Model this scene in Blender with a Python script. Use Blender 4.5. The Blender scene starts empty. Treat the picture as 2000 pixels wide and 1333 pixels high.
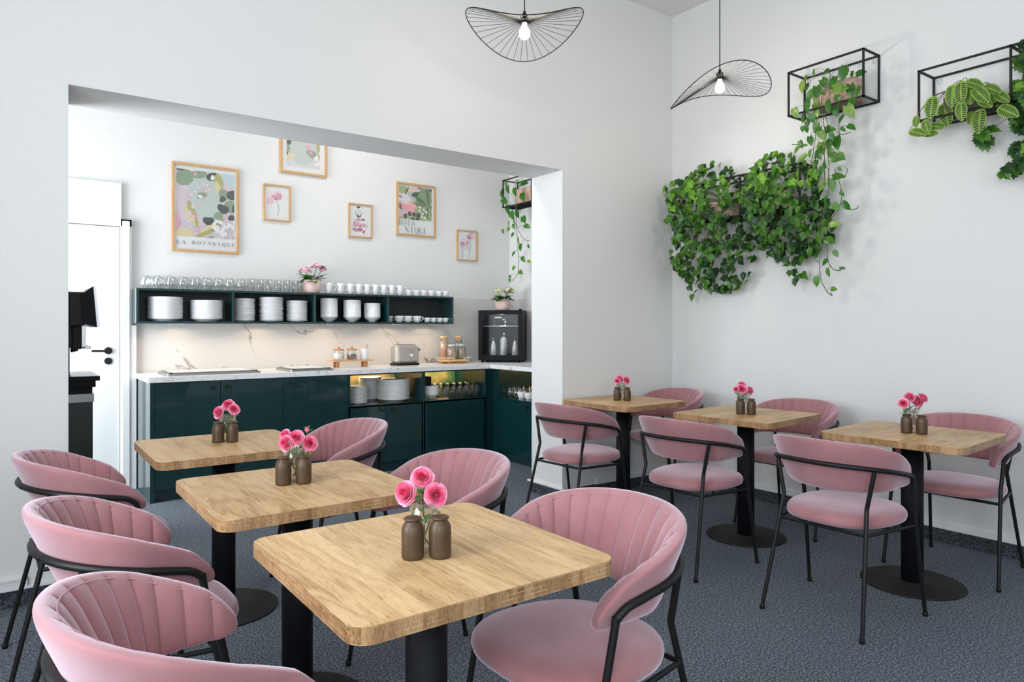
import bpy, math, random
from mathutils import Vector, Matrix
PI = math.pi
SC = bpy.context.scene
COL = SC.collection

# ---------------------------------------------------------------- camera, world, light, exposure
YAW = math.atan2(990, 1358)
cam_data = bpy.data.cameras.new('camera'); cam = bpy.data.objects.new('camera', cam_data); COL.objects.link(cam)
cam.location = (0, 0, 1.28); cam.rotation_euler = (PI / 2, 0, -YAW)
cam_data.sensor_width = 36; cam_data.lens = 1358 * 36 / 2000; cam_data.shift_y = -28.5 / 2000
cam_data.clip_start = 0.05
SC.camera = cam
SC.view_settings.view_transform = 'Standard'; SC.view_settings.look = 'None'
SC.view_settings.gamma = 1; SC.view_settings.use_curve_mapping = False
SC.view_settings.exposure = 0.15

world = bpy.data.worlds.new('sky'); SC.world = world; world.use_nodes = True
world.node_tree.nodes['Background'].inputs[0].default_value = (0.80, 0.90, 1.0, 1)
world.node_tree.nodes['Background'].inputs[1].default_value = 1.1

def area(name, loc, rot, sx, sy, power, color=(1, 1, 1), spread=PI):
    l = bpy.data.lights.new(name, 'AREA'); l.shape = 'RECTANGLE'; l.size = sx; l.size_y = sy
    l.energy = power; l.color = color; l.spread = spread
    o = bpy.data.objects.new(name, l); COL.objects.link(o); o.location = loc; o.rotation_euler = rot
    return o
DAY = (0.90, 0.955, 1.0)
# daylight through the three windows of the side wall, the window behind the viewer and the kitchen window
area('daylight_side_window', (-1.26, -1.10, 1.95), (0, -PI / 2, 0), 2.5, 1.5, 80, DAY)
area('daylight_side_window', (-1.26, 1.55, 1.95), (0, -PI / 2, 0), 2.5, 1.5, 78, DAY)
area('daylight_rear_window', (0.6, -2.56, 2.1), (PI / 2, 0, 0), 2.0, 2.0, 24, DAY)
area('daylight_kitchen_window', (-1.26, 5.25, 1.45), (0, -PI / 2, 0), 2.1, 1.5, 116, DAY)

area('kitchen_fill_light', (2.6, 5.05, 3.74), (0, 0, 0), .5, .5, 19, (1, .965, .92))  # added, unseen lamp that brightens the right side of the kitchen

# ---------------------------------------------------------------- helpers
class MB:
    """collects shapes into one mesh object"""
    def __init__(s): s.v = []; s.f = []; s.m = []; s.s = []
    def add(s, verts, faces, mi=0, smooth=False):
        o = len(s.v); s.v += [tuple(p) for p in verts]
        for f in faces: s.f.append(tuple(i + o for i in f)); s.m.append(mi); s.s.append(smooth)
        return s
    def box(s, x0, x1, y0, y1, z0, z1, mi=0):
        v = [(x0,y0,z0),(x1,y0,z0),(x1,y1,z0),(x0,y1,z0),(x0,y0,z1),(x1,y0,z1),(x1,y1,z1),(x0,y1,z1)]
        return s.add(v, [(3,2,1,0),(4,5,6,7),(0,1,5,4),(1,2,6,5),(2,3,7,6),(3,0,4,7)], mi)
    def rbox(s, x0, x1, y0, y1, z0, z1, r, mi=0, n=5, b=0.0):
        """box with corners rounded in plan (radius r), edge bevel b top and bottom"""
        def ring(ins, z):
            out = []
            rr = max(r - ins, 0.0005)
            for cx, cy, a0 in ((x1-ins-rr, y1-ins-rr, 0), (x0+ins+rr, y1-ins-rr, PI/2), (x0+ins+rr, y0+ins+rr, PI), (x1-ins-rr, y0+ins+rr, 3*PI/2)):
                for i in range(n+1):
                    a = a0 + PI/2*i/n; out.append((cx+rr*math.cos(a), cy+rr*math.sin(a), z))
            return out
        rings = [ring(b, z0), ring(0, z0+b), ring(0, z1-b), ring(b, z1)] if b > 0 else [ring(0, z0), ring(0, z1)]
        k = len(rings[0]); v = [p for q in rings for p in q]; f = []
        for j in range(len(rings)-1):
            for i in range(k): f.append((j*k+i, j*k+(i+1)%k, (j+1)*k+(i+1)%k, (j+1)*k+i))
        s.add(v, f, mi, False)
        s.add(rings[0], [tuple(range(k-1, -1, -1))], mi); s.add(rings[-1], [tuple(range(k))], mi)
        return s
    def lathe(s, prof, c=(0,0,0), n=32, mi=0, smooth=True, squash=1.0):
        v = []; f = []; k = len(prof)
        for i in range(n):
            a = 2*PI*i/n; ca, sa = math.cos(a), math.sin(a)
            for r, z in prof: v.append((c[0]+r*ca, c[1]+r*sa*squash, c[2]+z))
        for i in range(n):
            for j in range(k-1):
                a, b_ = i*k+j, ((i+1)%n)*k+j
                if prof[j][0] < 1e-6 and prof[j+1][0] < 1e-6: continue
                if prof[j][0] < 1e-6: f.append((a, b_+1, a+1))
                elif prof[j+1][0] < 1e-6: f.append((a, b_, a+1))
                else: f.append((a, b_, b_+1, a+1))
        return s.add(v, f, mi, smooth)
    def tube(s, pts, r, n=8, mi=0, caps=True, closed=False, smooth=True):
        P = [Vector(p) for p in pts]; k = len(P); v = []; f = []
        R = r if isinstance(r, (list, tuple)) else [r]*k
        def tan(i):
            if closed: return (P[(i+1)%k]-P[(i-1)%k]).normalized()
            if i == 0: return (P[1]-P[0]).normalized()
            if i == k-1: return (P[-1]-P[-2]).normalized()
            return ((P[i+1]-P[i]).normalized()+(P[i]-P[i-1]).normalized()).normalized()
        t = tan(0); up = Vector((0,0,1)) if abs(t.z) < .9 else Vector((1,0,0))
        u = t.cross(up).normalized()
        for i in range(k):
            t = tan(i); u = (u - t*u.dot(t)); u = u.normalized() if u.length > 1e-6 else t.orthogonal().normalized()
            w = t.cross(u)
            for j in range(n):
                a = 2*PI*j/n; v.append(P[i]+(u*math.cos(a)+w*math.sin(a))*R[i])
        for i in range(k if closed else k-1):
            i2 = (i+1)%k
            for j in range(n): f.append((i*n+j, i*n+(j+1)%n, i2*n+(j+1)%n, i2*n+j))
        s.add(v, f, mi, smooth)
        if caps and not closed:
            s.add(v[:n], [tuple(range(n-1,-1,-1))], mi); s.add(v[-n:], [tuple(range(n))], mi)
        return s
    def disc(s, c, nrm, r, n=20, mi=0, th=0.0):
        nv = Vector(nrm).normalized(); u = nv.orthogonal().normalized(); w = nv.cross(u); c = Vector(c)
        return s.tube([c, c+nv*max(th, 1e-4)], r, n=n, mi=mi, smooth=False)
    def sphere(s, c, r, n=16, m=10, mi=0, sz=1.0):
        return s.lathe([(r*math.sin(PI*i/m) if 0 < i < m else 0, -r*sz*math.cos(PI*i/m)) for i in range(m+1)], c, n, mi)
    def poly(s, pts, z0, z1, mi=0):
        """extrude a plan polygon (ccw) between two heights"""
        k = len(pts); v = [(x,y,z0) for x,y in pts]+[(x,y,z1) for x,y in pts]
        s.add(v, [tuple(range(k-1,-1,-1)), tuple(range(k,2*k))]+[(i,(i+1)%k,k+(i+1)%k,k+i) for i in range(k)], mi)
        return s
    def xf(s, M, start=0):
        for i in range(start, len(s.v)): s.v[i] = tuple(M @ Vector(s.v[i]))
        return s
    def build(s, name, mats, parent=None, loc=None, bevel=0, sub=0):
        me = bpy.data.meshes.new(name); me.from_pydata(s.v, [], s.f)
        if not isinstance(mats, (list, tuple)): mats = [mats]
        for m in mats: me.materials.append(m)
        me.polygons.foreach_set('material_index', s.m); me.polygons.foreach_set('use_smooth', s.s); me.update()
        o = bpy.data.objects.new(name, me); COL.objects.link(o)
        if parent: o.parent = parent
        if loc: o.location = loc
        if bevel:
            b = o.modifiers.new('bevel', 'BEVEL'); b.width = bevel; b.segments = 2; b.limit_method = 'ANGLE'; b.angle_limit = math.radians(40)
        if sub:
            b = o.modifiers.new('sub', 'SUBSURF'); b.levels = sub; b.render_levels = sub
        return o

def smooth_path(pts, k=6, closed=False):
    P = [Vector(p) for p in pts]; out = []; n = len(P)
    for i in range(n if closed else n-1):
        if closed: p0, p1, p2, p3 = P[(i-1)%n], P[i], P[(i+1)%n], P[(i+2)%n]
        else: p0, p1, p2, p3 = P[max(i-1,0)], P[i], P[i+1], P[min(i+2,n-1)]
        for j in range(k):
            t = j/k; out.append(0.5*((2*p1)+(-p0+p2)*t+(2*p0-5*p1+4*p2-p3)*t*t+(-p0+3*p1-3*p2+p3)*t**3))
    if not closed: out.append(P[-1])
    return out

def tag(o, label=None, cat=None, group=None, kind=None):
    if label: o['label'] = label
    if cat: o['category'] = cat
    if group: o['group'] = group
    if kind: o['kind'] = kind
    return o
def thing(name, label, cat, loc=(0,0,0), rz=0, group=None):
    o = bpy.data.objects.new(name, None); COL.objects.link(o); o.location = loc; o.rotation_euler = (0,0,rz)
    o.empty_display_size = 0.05
    return tag(o, label, cat, group)
def struct(o): o['kind'] = 'structure'; return o
KIDS = {}
def copy_tree(o, parent=None):
    c = o.copy(); COL.objects.link(c)
    if parent: c.parent = parent
    for ch in list(o.children): copy_tree(ch, c)
    return c
def dup(root, loc, rz=0, label=None, group=None):
    c = copy_tree(root); c.location = loc; c.rotation_euler = (0,0,rz)
    if label: c['label'] = label
    if group: c['group'] = group
    return c
ORD20 = 'second third fourth fifth sixth seventh eighth ninth tenth eleventh twelfth thirteenth fourteenth fifteenth sixteenth seventeenth eighteenth nineteenth twentieth'.split()
ORD = ['first','second','third','fourth','fifth','sixth','seventh','eighth','ninth','tenth','eleventh','twelfth']

# ---------------------------------------------------------------- materials
def pm(name, col, rough=0.5, metal=0.0, spec=0.5, **kw):
    m = bpy.data.materials.new(name); m.use_nodes = True
    b = m.node_tree.nodes['Principled BSDF']
    b.inputs['Base Color'].default_value = (*col, 1); b.inputs['Roughness'].default_value = rough
    b.inputs['Metallic'].default_value = metal; b.inputs['Specular IOR Level'].default_value = spec
    for k, v in kw.items():
        b.inputs[k].default_value = v
    return m
def N(m, t, **kw):
    n = m.node_tree.nodes.new(t)
    for k, v in kw.items(): setattr(n, k, v)
    return n
def L(m, a, b): m.node_tree.links.new(a, b)
def ramp(m, stops):
    r = N(m, 'ShaderNodeValToRGB'); e = r.color_ramp.elements
    while len(e) < len(stops): e.new(0.5)
    for i, (p, c) in enumerate(stops): e[i].position = p; e[i].color = (*c, 1) if len(c) == 3 else c
    return r
def bsdf(m): return m.node_tree.nodes['Principled BSDF']
def noise_mat(name, c1, c2, scale, rough, detail=3, lo=.35, hi=.65, bump=0, bdist=.002, scl=(1,1,1), spec=.5, metal=0, **kw):
    m = pm(name, c1, rough, metal, spec, **kw)
    tc = N(m, 'ShaderNodeTexCoord'); mp = N(m, 'ShaderNodeMapping'); mp.inputs['Scale'].default_value = scl
    L(m, tc.outputs['Object'], mp.inputs[0])
    no = N(m, 'ShaderNodeTexNoise'); no.inputs['Scale'].default_value = scale; no.inputs['Detail'].default_value = detail
    L(m, mp.outputs[0], no.inputs['Vector'])
    r = ramp(m, [(lo, c1), (hi, c2)]); L(m, no.outputs['Fac'], r.inputs[0]); L(m, r.outputs[0], bsdf(m).inputs['Base Color'])
    if bump:
        bp = N(m, 'ShaderNodeBump'); bp.inputs['Strength'].default_value = bump; bp.inputs['Distance'].default_value = bdist
        L(m, no.outputs['Fac'], bp.inputs['Height']); L(m, bp.outputs[0], bsdf(m).inputs['Normal'])
    return m

M_WALL = noise_mat('white_wall_paint', (.70,.70,.695), (.73,.73,.725), 90, .75, bump=.02, bdist=.0005, spec=.3)
M_CEIL = pm('ceiling_paint', (.72,.72,.715), .85)
M_TRIM = pm('white_trim_lacquer', (.76,.77,.775), .35)

def carpet(name, dark=1.0):
    m = pm(name, (.1,.12,.15), .95, spec=.15); tc = N(m, 'ShaderNodeTexCoord')
    n1 = N(m, 'ShaderNodeTexNoise'); n1.inputs['Scale'].default_value = 330; n1.inputs['Detail'].default_value = 3; n1.inputs['Roughness'].default_value = .65
    n2 = N(m, 'ShaderNodeTexNoise'); n2.inputs['Scale'].default_value = 120; n2.inputs['Detail'].default_value = 3
    for n in (n1, n2): L(m, tc.outputs['Object'], n.inputs['Vector'])
    mx = N(m, 'ShaderNodeMix', data_type='FLOAT'); mx.inputs[0].default_value = .45
    L(m, n1.outputs['Fac'], mx.inputs[2]); L(m, n2.outputs['Fac'], mx.inputs[3])
    r = ramp(m, [(.38, (.018*dark,.023*dark,.031*dark)), (.47, (.075*dark,.090*dark,.112*dark)), (.53, (.135*dark,.158*dark,.190*dark)), (.60, (.36*dark,.39*dark,.43*dark))])
    L(m, mx.outputs[0], r.inputs[0]); L(m, r.outputs[0], bsdf(m).inputs['Base Color'])
    bp = N(m, 'ShaderNodeBump'); bp.inputs['Strength'].default_value = .35; bp.inputs['Distance'].default_value = .002
    L(m, n1.outputs['Fac'], bp.inputs['Height']); L(m, bp.outputs[0], bsdf(m).inputs['Normal'])
    return m
M_CARPET = carpet('blue_grey_carpet'); M_SKIRT = carpet('carpet_skirting_strip', .42)

def velvet():
    m = pm('dusty_pink_velvet', (.38,.175,.185), .85, spec=.2)
    b = bsdf(m); b.inputs['Sheen Weight'].default_value = 1.0; b.inputs['Sheen Roughness'].default_value = .45
    b.inputs['Sheen Tint'].default_value = (.90,.80,.93,1)
    tc = N(m, 'ShaderNodeTexCoord'); n1 = N(m, 'ShaderNodeTexNoise'); n1.inputs['Scale'].default_value = 7; n1.inputs['Detail'].default_value = 4
    L(m, tc.outputs['Object'], n1.inputs['Vector'])
    r = ramp(m, [(.3, (.33,.145,.152)), (.7, (.41,.195,.205))]); L(m, n1.outputs['Fac'], r.inputs[0]); L(m, r.outputs[0], b.inputs['Base Color'])
    n2 = N(m, 'ShaderNodeTexNoise'); n2.inputs['Scale'].default_value = 900; L(m, tc.outputs['Object'], n2.inputs['Vector'])
    bp = N(m, 'ShaderNodeBump'); bp.inputs['Strength'].default_value = .15; bp.inputs['Distance'].default_value = .0005
    L(m, n2.outputs['Fac'], bp.inputs['Height']); L(m, bp.outputs[0], b.inputs['Normal'])
    return m
M_VELVET = velvet()
M_BLACK = pm('black_powder_coat', (.006,.0065,.007), .45, spec=.32)
M_BLACKP = pm('black_pedestal_coat', (.006,.007,.009), .55, spec=.18)
M_BLACKM = pm('matt_black_steel', (.010,.010,.011), .6, spec=.35)

def oak(name, edge=False):
    """pale sawn oak laminate, grain along local y"""
    m = pm(name, (.6,.4,.2), .42, spec=.4); tc = N(m, 'ShaderNodeTexCoord'); b = bsdf(m)
    oi = N(m, 'ShaderNodeObjectInfo')
    off = N(m, 'ShaderNodeVectorMath', operation='MULTIPLY_ADD'); off.inputs[1].default_value = (1,1,1)
    sc = N(m, 'ShaderNodeVectorMath', operation='SCALE'); L(m, oi.outputs['Random'], sc.inputs['Scale']); sc.inputs[0].default_value = (7.3, 5.1, 3.7)
    ad = N(m, 'ShaderNodeVectorMath', operation='ADD'); L(m, tc.outputs['Object'], ad.inputs[0]); L(m, sc.outputs[0], ad.inputs[1])
    spx = N(m, 'ShaderNodeSeparateXYZ'); L(m, ad.outputs[0], spx.inputs[0])
    pk = N(m, 'ShaderNodeMath', operation='MULTIPLY'); pk.inputs[1].default_value = 1/.118; L(m, spx.outputs[0], pk.inputs[0])
    fl = N(m, 'ShaderNodeMath', operation='FLOOR'); L(m, pk.outputs[0], fl.inputs[0])
    wn = N(m, 'ShaderNodeTexWhiteNoise', noise_dimensions='1D'); L(m, fl.outputs[0], wn.inputs['W'])
    wsc = N(m, 'ShaderNodeVectorMath', operation='SCALE'); wsc.inputs['Scale'].default_value = 5.0; L(m, wn.outputs['Color'], wsc.inputs[0])
    adp = N(m, 'ShaderNodeVectorMath', operation='ADD'); L(m, ad.outputs[0], adp.inputs[0]); L(m, wsc.outputs[0], adp.inputs[1])
    mp = N(m, 'ShaderNodeMapping'); mp.inputs['Scale'].default_value = (8, 1.15, 1); L(m, adp.outputs[0], mp.inputs[0])
    n1 = N(m, 'ShaderNodeTexNoise'); n1.inputs['Scale'].default_value = 1.0; n1.inputs['Detail'].default_value = 3; n1.inputs['Distortion'].default_value = .55
    L(m, mp.outputs[0], n1.inputs['Vector'])
    mp2 = N(m, 'ShaderNodeMapping'); mp2.inputs['Scale'].default_value = (210, 9, 60); L(m, ad.outputs[0], mp2.inputs[0])
    n2 = N(m, 'ShaderNodeTexNoise'); n2.inputs['Scale'].default_value = 1.4; n2.inputs['Detail'].default_value = 5; n2.inputs['Distortion'].default_value = .25
    L(m, mp2.outputs[0], n2.inputs['Vector'])
    # growth rings: sine of the broad noise
    mu = N(m, 'ShaderNodeMath', operation='MULTIPLY'); mu.inputs[1].default_value = 46; L(m, n1.outputs['Fac'], mu.inputs[0])
    si = N(m, 'ShaderNodeMath', operation='SINE'); L(m, mu.outputs[0], si.inputs[0])
    ma = N(m, 'ShaderNodeMath', operation='MULTIPLY_ADD'); ma.inputs[1].default_value = .075; ma.inputs[2].default_value = 0; L(m, si.outputs[0], ma.inputs[0])
    s1 = N(m, 'ShaderNodeMath', operation='ADD'); L(m, ma.outputs[0], s1.inputs[0])
    mixf = N(m, 'ShaderNodeMix', data_type='FLOAT'); mixf.inputs[0].default_value = .5; L(m, n1.outputs['Fac'], mixf.inputs[2]); L(m, n2.outputs['Fac'], mixf.inputs[3])
    L(m, mixf.outputs[0], s1.inputs[1])
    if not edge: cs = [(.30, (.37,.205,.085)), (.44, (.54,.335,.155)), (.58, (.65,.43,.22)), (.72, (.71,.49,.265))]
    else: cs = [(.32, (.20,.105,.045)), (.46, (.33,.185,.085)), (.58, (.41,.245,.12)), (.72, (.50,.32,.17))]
    r = ramp(m, cs); L(m, s1.outputs[0], r.inputs[0])
    out = r.outputs[0]
    mpp = N(m, 'ShaderNodeMapping'); mpp.inputs['Scale'].default_value = (420, 34, 60); L(m, adp.outputs[0], mpp.inputs[0])
    n5 = N(m, 'ShaderNodeTexNoise'); n5.inputs['Scale'].default_value = 1.0; n5.inputs['Detail'].default_value = 1; L(m, mpp.outputs[0], n5.inputs['Vector'])
    r5 = ramp(m, [(.28, (.62,.56,.50)), (.38, (1,1,1))]); L(m, n5.outputs['Fac'], r5.inputs[0])
    pm_ = N(m, 'ShaderNodeMix', data_type='RGBA', blend_type='MULTIPLY'); pm_.inputs[0].default_value = 1; L(m, out, pm_.inputs[6]); L(m, r5.outputs[0], pm_.inputs[7])
    hv = N(m, 'ShaderNodeHueSaturation'); mr = N(m, 'ShaderNodeMapRange'); mr.inputs[3].default_value = .90; mr.inputs[4].default_value = 1.08; L(m, wn.outputs['Value'], mr.inputs[0]); L(m, mr.outputs[0], hv.inputs['Value'])
    L(m, pm_.outputs[2], hv.inputs['Color']); out = hv.outputs[0]
    # sawn cross marks
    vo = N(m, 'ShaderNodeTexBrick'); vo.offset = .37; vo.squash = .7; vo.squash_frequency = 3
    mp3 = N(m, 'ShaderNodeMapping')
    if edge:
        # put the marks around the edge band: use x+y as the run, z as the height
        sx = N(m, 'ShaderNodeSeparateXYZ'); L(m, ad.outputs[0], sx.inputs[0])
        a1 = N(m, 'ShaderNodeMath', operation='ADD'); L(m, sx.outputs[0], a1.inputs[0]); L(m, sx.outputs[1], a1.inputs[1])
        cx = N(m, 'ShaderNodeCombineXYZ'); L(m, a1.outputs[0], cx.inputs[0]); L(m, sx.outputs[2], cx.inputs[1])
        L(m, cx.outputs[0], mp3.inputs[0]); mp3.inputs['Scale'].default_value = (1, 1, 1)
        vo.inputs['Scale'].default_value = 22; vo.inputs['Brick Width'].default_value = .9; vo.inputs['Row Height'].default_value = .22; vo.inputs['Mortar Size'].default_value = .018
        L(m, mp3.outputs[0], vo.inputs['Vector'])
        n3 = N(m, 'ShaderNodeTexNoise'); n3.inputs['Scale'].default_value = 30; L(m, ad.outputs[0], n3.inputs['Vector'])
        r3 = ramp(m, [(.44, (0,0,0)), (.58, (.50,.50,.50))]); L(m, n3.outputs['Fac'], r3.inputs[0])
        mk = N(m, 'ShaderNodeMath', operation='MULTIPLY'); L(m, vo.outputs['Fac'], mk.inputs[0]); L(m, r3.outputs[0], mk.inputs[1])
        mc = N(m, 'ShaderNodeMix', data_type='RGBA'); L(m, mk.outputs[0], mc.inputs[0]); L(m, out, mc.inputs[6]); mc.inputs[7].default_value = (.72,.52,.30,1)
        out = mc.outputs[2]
    L(m, out, b.inputs['Base Color'])
    bp = N(m, 'ShaderNodeBump'); bp.inputs['Strength'].default_value = .25; bp.inputs['Distance'].default_value = .0012
    L(m, n2.outputs['Fac'], bp.inputs['Height']); L(m, bp.outputs[0], b.inputs['Normal'])
    return m
M_OAK = oak('pale_oak_laminate'); M_OAKEDGE = oak('sawn_oak_edge', True)
M_FRAMEW = noise_mat('oak_picture_frame', (.50,.28,.11), (.60,.36,.16), 6, .5, scl=(8,8,1.0))
M_LIDW = noise_mat('acacia_wood', (.36,.14,.045), (.55,.27,.10), 14, .45, scl=(1,6,6))
M_BAMBOO = noise_mat('bamboo_wood', (.62,.36,.14), (.74,.48,.22), 14, .4, scl=(1,8,8))
M_BAMBOO2 = noise_mat('serving_board_wood', (.50,.27,.12), (.66,.42,.22), 12, .45, scl=(1,8,8))

M_GREEN = noise_mat('dark_green_laminate', (.0022,.027,.029), (.0028,.030,.032), 300, .30, spec=.25, **{'Coat Weight': 1.0, 'Coat Roughness': .05}, bump=.03, bdist=.0005)
M_GREENBACK = pm('dark_shelf_back', (.010,.018,.018), .45)

def marble(name, base, vein, scale, width, rough, strength=1.0, rot=(0,0,0), scl=(1,1,1)):
    m = pm(name, base, rough, spec=.5); tc = N(m, 'ShaderNodeTexCoord'); mp = N(m, 'ShaderNodeMapping')
    mp0 = N(m, 'ShaderNodeMapping'); mp0.inputs['Rotation'].default_value = rot; L(m, tc.outputs['Object'], mp0.inputs[0]); mp.inputs['Scale'].default_value = scl; L(m, mp0.outputs[0], mp.inputs[0])
    n1 = N(m, 'ShaderNodeTexNoise'); n1.inputs['Scale'].default_value = scale; n1.inputs['Detail'].default_value = 5; n1.inputs['Distortion'].default_value = .5
    L(m, mp.outputs[0], n1.inputs['Vector'])
    r = ramp(m, [(.5-width, (0,0,0)), (.5, (1,1,1)), (.5+width, (0,0,0))]); L(m, n1.outputs['Fac'], r.inputs[0])
    n2 = N(m, 'ShaderNodeTexNoise'); n2.inputs['Scale'].default_value = scale*1.9; L(m, mp.outputs[0], n2.inputs['Vector'])
    r2 = ramp(m, [(.44, (0,0,0)), (.6, (strength,)*3)]); L(m, n2.outputs['Fac'], r2.inputs[0])
    mu = N(m, 'ShaderNodeMath', operation='MULTIPLY'); L(m, r.outputs[0], mu.inputs[0]); L(m, r2.outputs[0], mu.inputs[1])
    mc = N(m, 'ShaderNodeMix', data_type='RGBA'); L(m, mu.outputs[0], mc.inputs[0]); mc.inputs[6].default_value = (*base,1); mc.inputs[7].default_value = (*vein,1)
    L(m, mc.outputs[2], bsdf(m).inputs['Base Color'])
    return m
M_SPLASH = marble('pale_marble_splashback', (.66,.645,.63), (.27,.25,.23), 1.15, .007, .28, 1.0, rot=(0,.66,0), scl=(1.7,1,.50))
M_QUARTZ = marble('white_quartz_worktop', (.78,.78,.79), (.32,.32,.34), 9, .022, .25, .9)

M_PORC = pm('white_porcelain', (.80,.81,.82), .16, spec=.5)
M_PORCB = pm('white_stoneware', (.76,.77,.78), .28, spec=.5)
M_BROWN = noise_mat('brown_ceramic_glaze', (.060,.033,.015), (.084,.048,.023), 30, .40, spec=.45)
M_STEEL = noise_mat('brushed_steel', (.38,.37,.35), (.48,.47,.45), 40, .30, metal=1, scl=(1,30,30))
M_SILVER = pm('satin_silver', (.62,.62,.63), .35, metal=1)
M_DGREY = pm('dark_grey_plastic', (.010,.010,.011), .5, spec=.2)
M_BLACKGL = pm('glossy_black_plastic', (.004,.004,.0045), .40, spec=.12)
M_TAUPE = pm('taupe_enamel', (.43,.39,.345), .3, .25)
M_PINKPOT = pm('pale_pink_ceramic', (.74,.52,.49), .55)
M_TERRA = pm('blush_planter', (.62,.40,.33), .6)
M_GREYPOT = pm('dark_grey_planter', (.10,.095,.09), .6)
M_SOIL = noise_mat('potting_soil', (.02,.012,.008), (.05,.03,.02), 60, .95)
M_WHITEPL = pm('white_plastic', (.80,.80,.80), .35)
M_MILK = pm('milk', (.80,.80,.74), .35)
M_MILK2 = pm('pale_beige_milk', (.74,.62,.52), .35)
M_SUGAR = noise_mat('white_sugar', (.74,.72,.68), (.82,.80,.76), 400, .8)
M_GRAIN = noise_mat('brown_granules', (.05,.025,.018), (.26,.17,.13), 260, .8, detail=1, lo=.42, hi=.58)
M_CEREAL = noise_mat('orange_cereal', (.50,.20,.10), (.85,.55,.38), 120, .7, detail=2, lo=.42, hi=.58, bump=.8, bdist=.006)
M_CEREAL2 = noise_mat('red_brown_muesli', (.22,.06,.04), (.70,.48,.36), 130, .7, detail=2, lo=.42, hi=.58, bump=.8, bdist=.006)
M_CEREAL3 = noise_mat('seed_muesli', (.12,.06,.03), (.55,.45,.30), 140, .7, detail=2, lo=.42, hi=.58, bump=.8, bdist=.006)
M_PAPER = pm('white_print_paper', (.76,.765,.77), .6)
M_LABEL = pm('jar_label', (.55,.60,.55), .5)
M_INK = pm('dark_print_ink', (.03,.035,.04), .6)

def glass(name, tint=(1,1,1), base=.04, edge=.75, dark=.0, blend=.35):
    m = bpy.data.materials.new(name); m.use_nodes = True; nt = m.node_tree
    for n in list(nt.nodes): nt.nodes.remove(n)
    o = N(m, 'ShaderNodeOutputMaterial'); tr = N(m, 'ShaderNodeBsdfTransparent'); tr.inputs[0].default_value = (*tint,1)
    gl = N(m, 'ShaderNodeBsdfGlossy'); gl.inputs['Roughness'].default_value = .03; gl.inputs[0].default_value = (.95,.97,.97,1)
    lw = N(m, 'ShaderNodeLayerWeight'); lw.inputs[0].default_value = blend
    mr = N(m, 'ShaderNodeMapRange'); L(m, lw.outputs['Facing'], mr.inputs[0]); mr.inputs[3].default_value = base; mr.inputs[4].default_value = edge
    mx = N(m, 'ShaderNodeMixShader'); L(m, mr.outputs[0], mx.inputs[0]); L(m, tr.outputs[0], mx.inputs[1]); L(m, gl.outputs[0], mx.inputs[2])
    L(m, mx.outputs[0], o.inputs[0])
    return m
M_GLASS = glass('clear_drinking_glass', (.982,.990,.988), .03, .80, blend=.28)
M_PANE = glass('window_glass', (.97,.985,.98), .04, .5)
M_COOLGL = glass('tinted_cooler_glass', (.90,.91,.93), .003, .22)
M_FRGL = glass('picture_glass', (1,1,1), .025, .4)

def emis(name, col, st):
    m = bpy.data.materials.new(name); m.use_nodes = True; nt = m.node_tree
    for n in list(nt.nodes): nt.nodes.remove(n)
    o = N(m, 'ShaderNodeOutputMaterial'); e = N(m, 'ShaderNodeEmission'); e.inputs[0].default_value = (*col,1); e.inputs[1].default_value = st
    L(m, e.outputs[0], o.inputs[0]); return m
M_BULB = emis('lit_bulb', (1,.93,.82), 9)
M_LED = emis('warm_led_strip', (1,.74,.42), 6)

def leafm(name, c, c2, rough=.38, trans=.25):
    m = noise_mat(name, c, c2, 18, rough, spec=.45)
    b = bsdf(m); b.inputs['Transmission Weight'].default_value = 0
    nt = m.node_tree; out = nt.nodes['Material Output']
    tl = N(m, 'ShaderNodeBsdfTranslucent'); tl.inputs[0].default_value = (c2[0]*1.3, c2[1]*1.5, c2[2]*.8, 1)
    mx = N(m, 'ShaderNodeMixShader'); mx.inputs[0].default_value = trans
    L(m, b.outputs[0], mx.inputs[1]); L(m, tl.outputs[0], mx.inputs[2]); L(m, mx.outputs[0], out.inputs[0])
    return m
M_LEAF = [leafm('ivy_leaf_mid_green', (.045,.140,.012), (.075,.21,.02)), leafm('ivy_leaf_dark', (.014,.050,.014), (.025,.085,.02)), leafm('ivy_leaf_young', (.13,.30,.02), (.20,.42,.04))]
M_HEART = [leafm('pothos_leaf', (.025,.115,.010), (.045,.175,.018), .3), leafm('pothos_leaf_pale', (.08,.19,.03), (.12,.26,.05), .35), leafm('pothos_leaf_variegated', (.05,.17,.02), (.26,.38,.08), .3)]
M_MARL = leafm('prayer_plant_pale_green', (.22,.36,.05), (.30,.45,.08), .45)
M_MARD = leafm('prayer_plant_dark_patch', (.018,.050,.014), (.028,.070,.018), .45)
M_STEM = pm('green_brown_stem', (.10,.12,.035), .6)
M_STEMR = pm('reddish_stem', (.16,.09,.05), .6)
M_ROSE = noise_mat('pink_rose_petal', (.86,.10,.24), (.95,.30,.46), 60, .5, spec=.3, **{'Subsurface Weight': 0.0})
M_ROSEIN = pm('deep_pink_petal', (.84,.075,.20), .5)
M_ROSEOUT = noise_mat('pale_pink_petal', (.90,.25,.42), (.95,.45,.60), 50, .5)
M_STAMEN = pm('yellow_stamen', (.75,.60,.22), .7)
M_ROSEL = [leafm('rose_leaf', (.05,.16,.03), (.11,.28,.06), .4)]
M_KALP = noise_mat('pale_pink_floret', (.85,.42,.52), (.90,.68,.74), 80, .6)
M_KALY = noise_mat('cream_floret', (.80,.76,.48), (.88,.86,.68), 80, .6)
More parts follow.
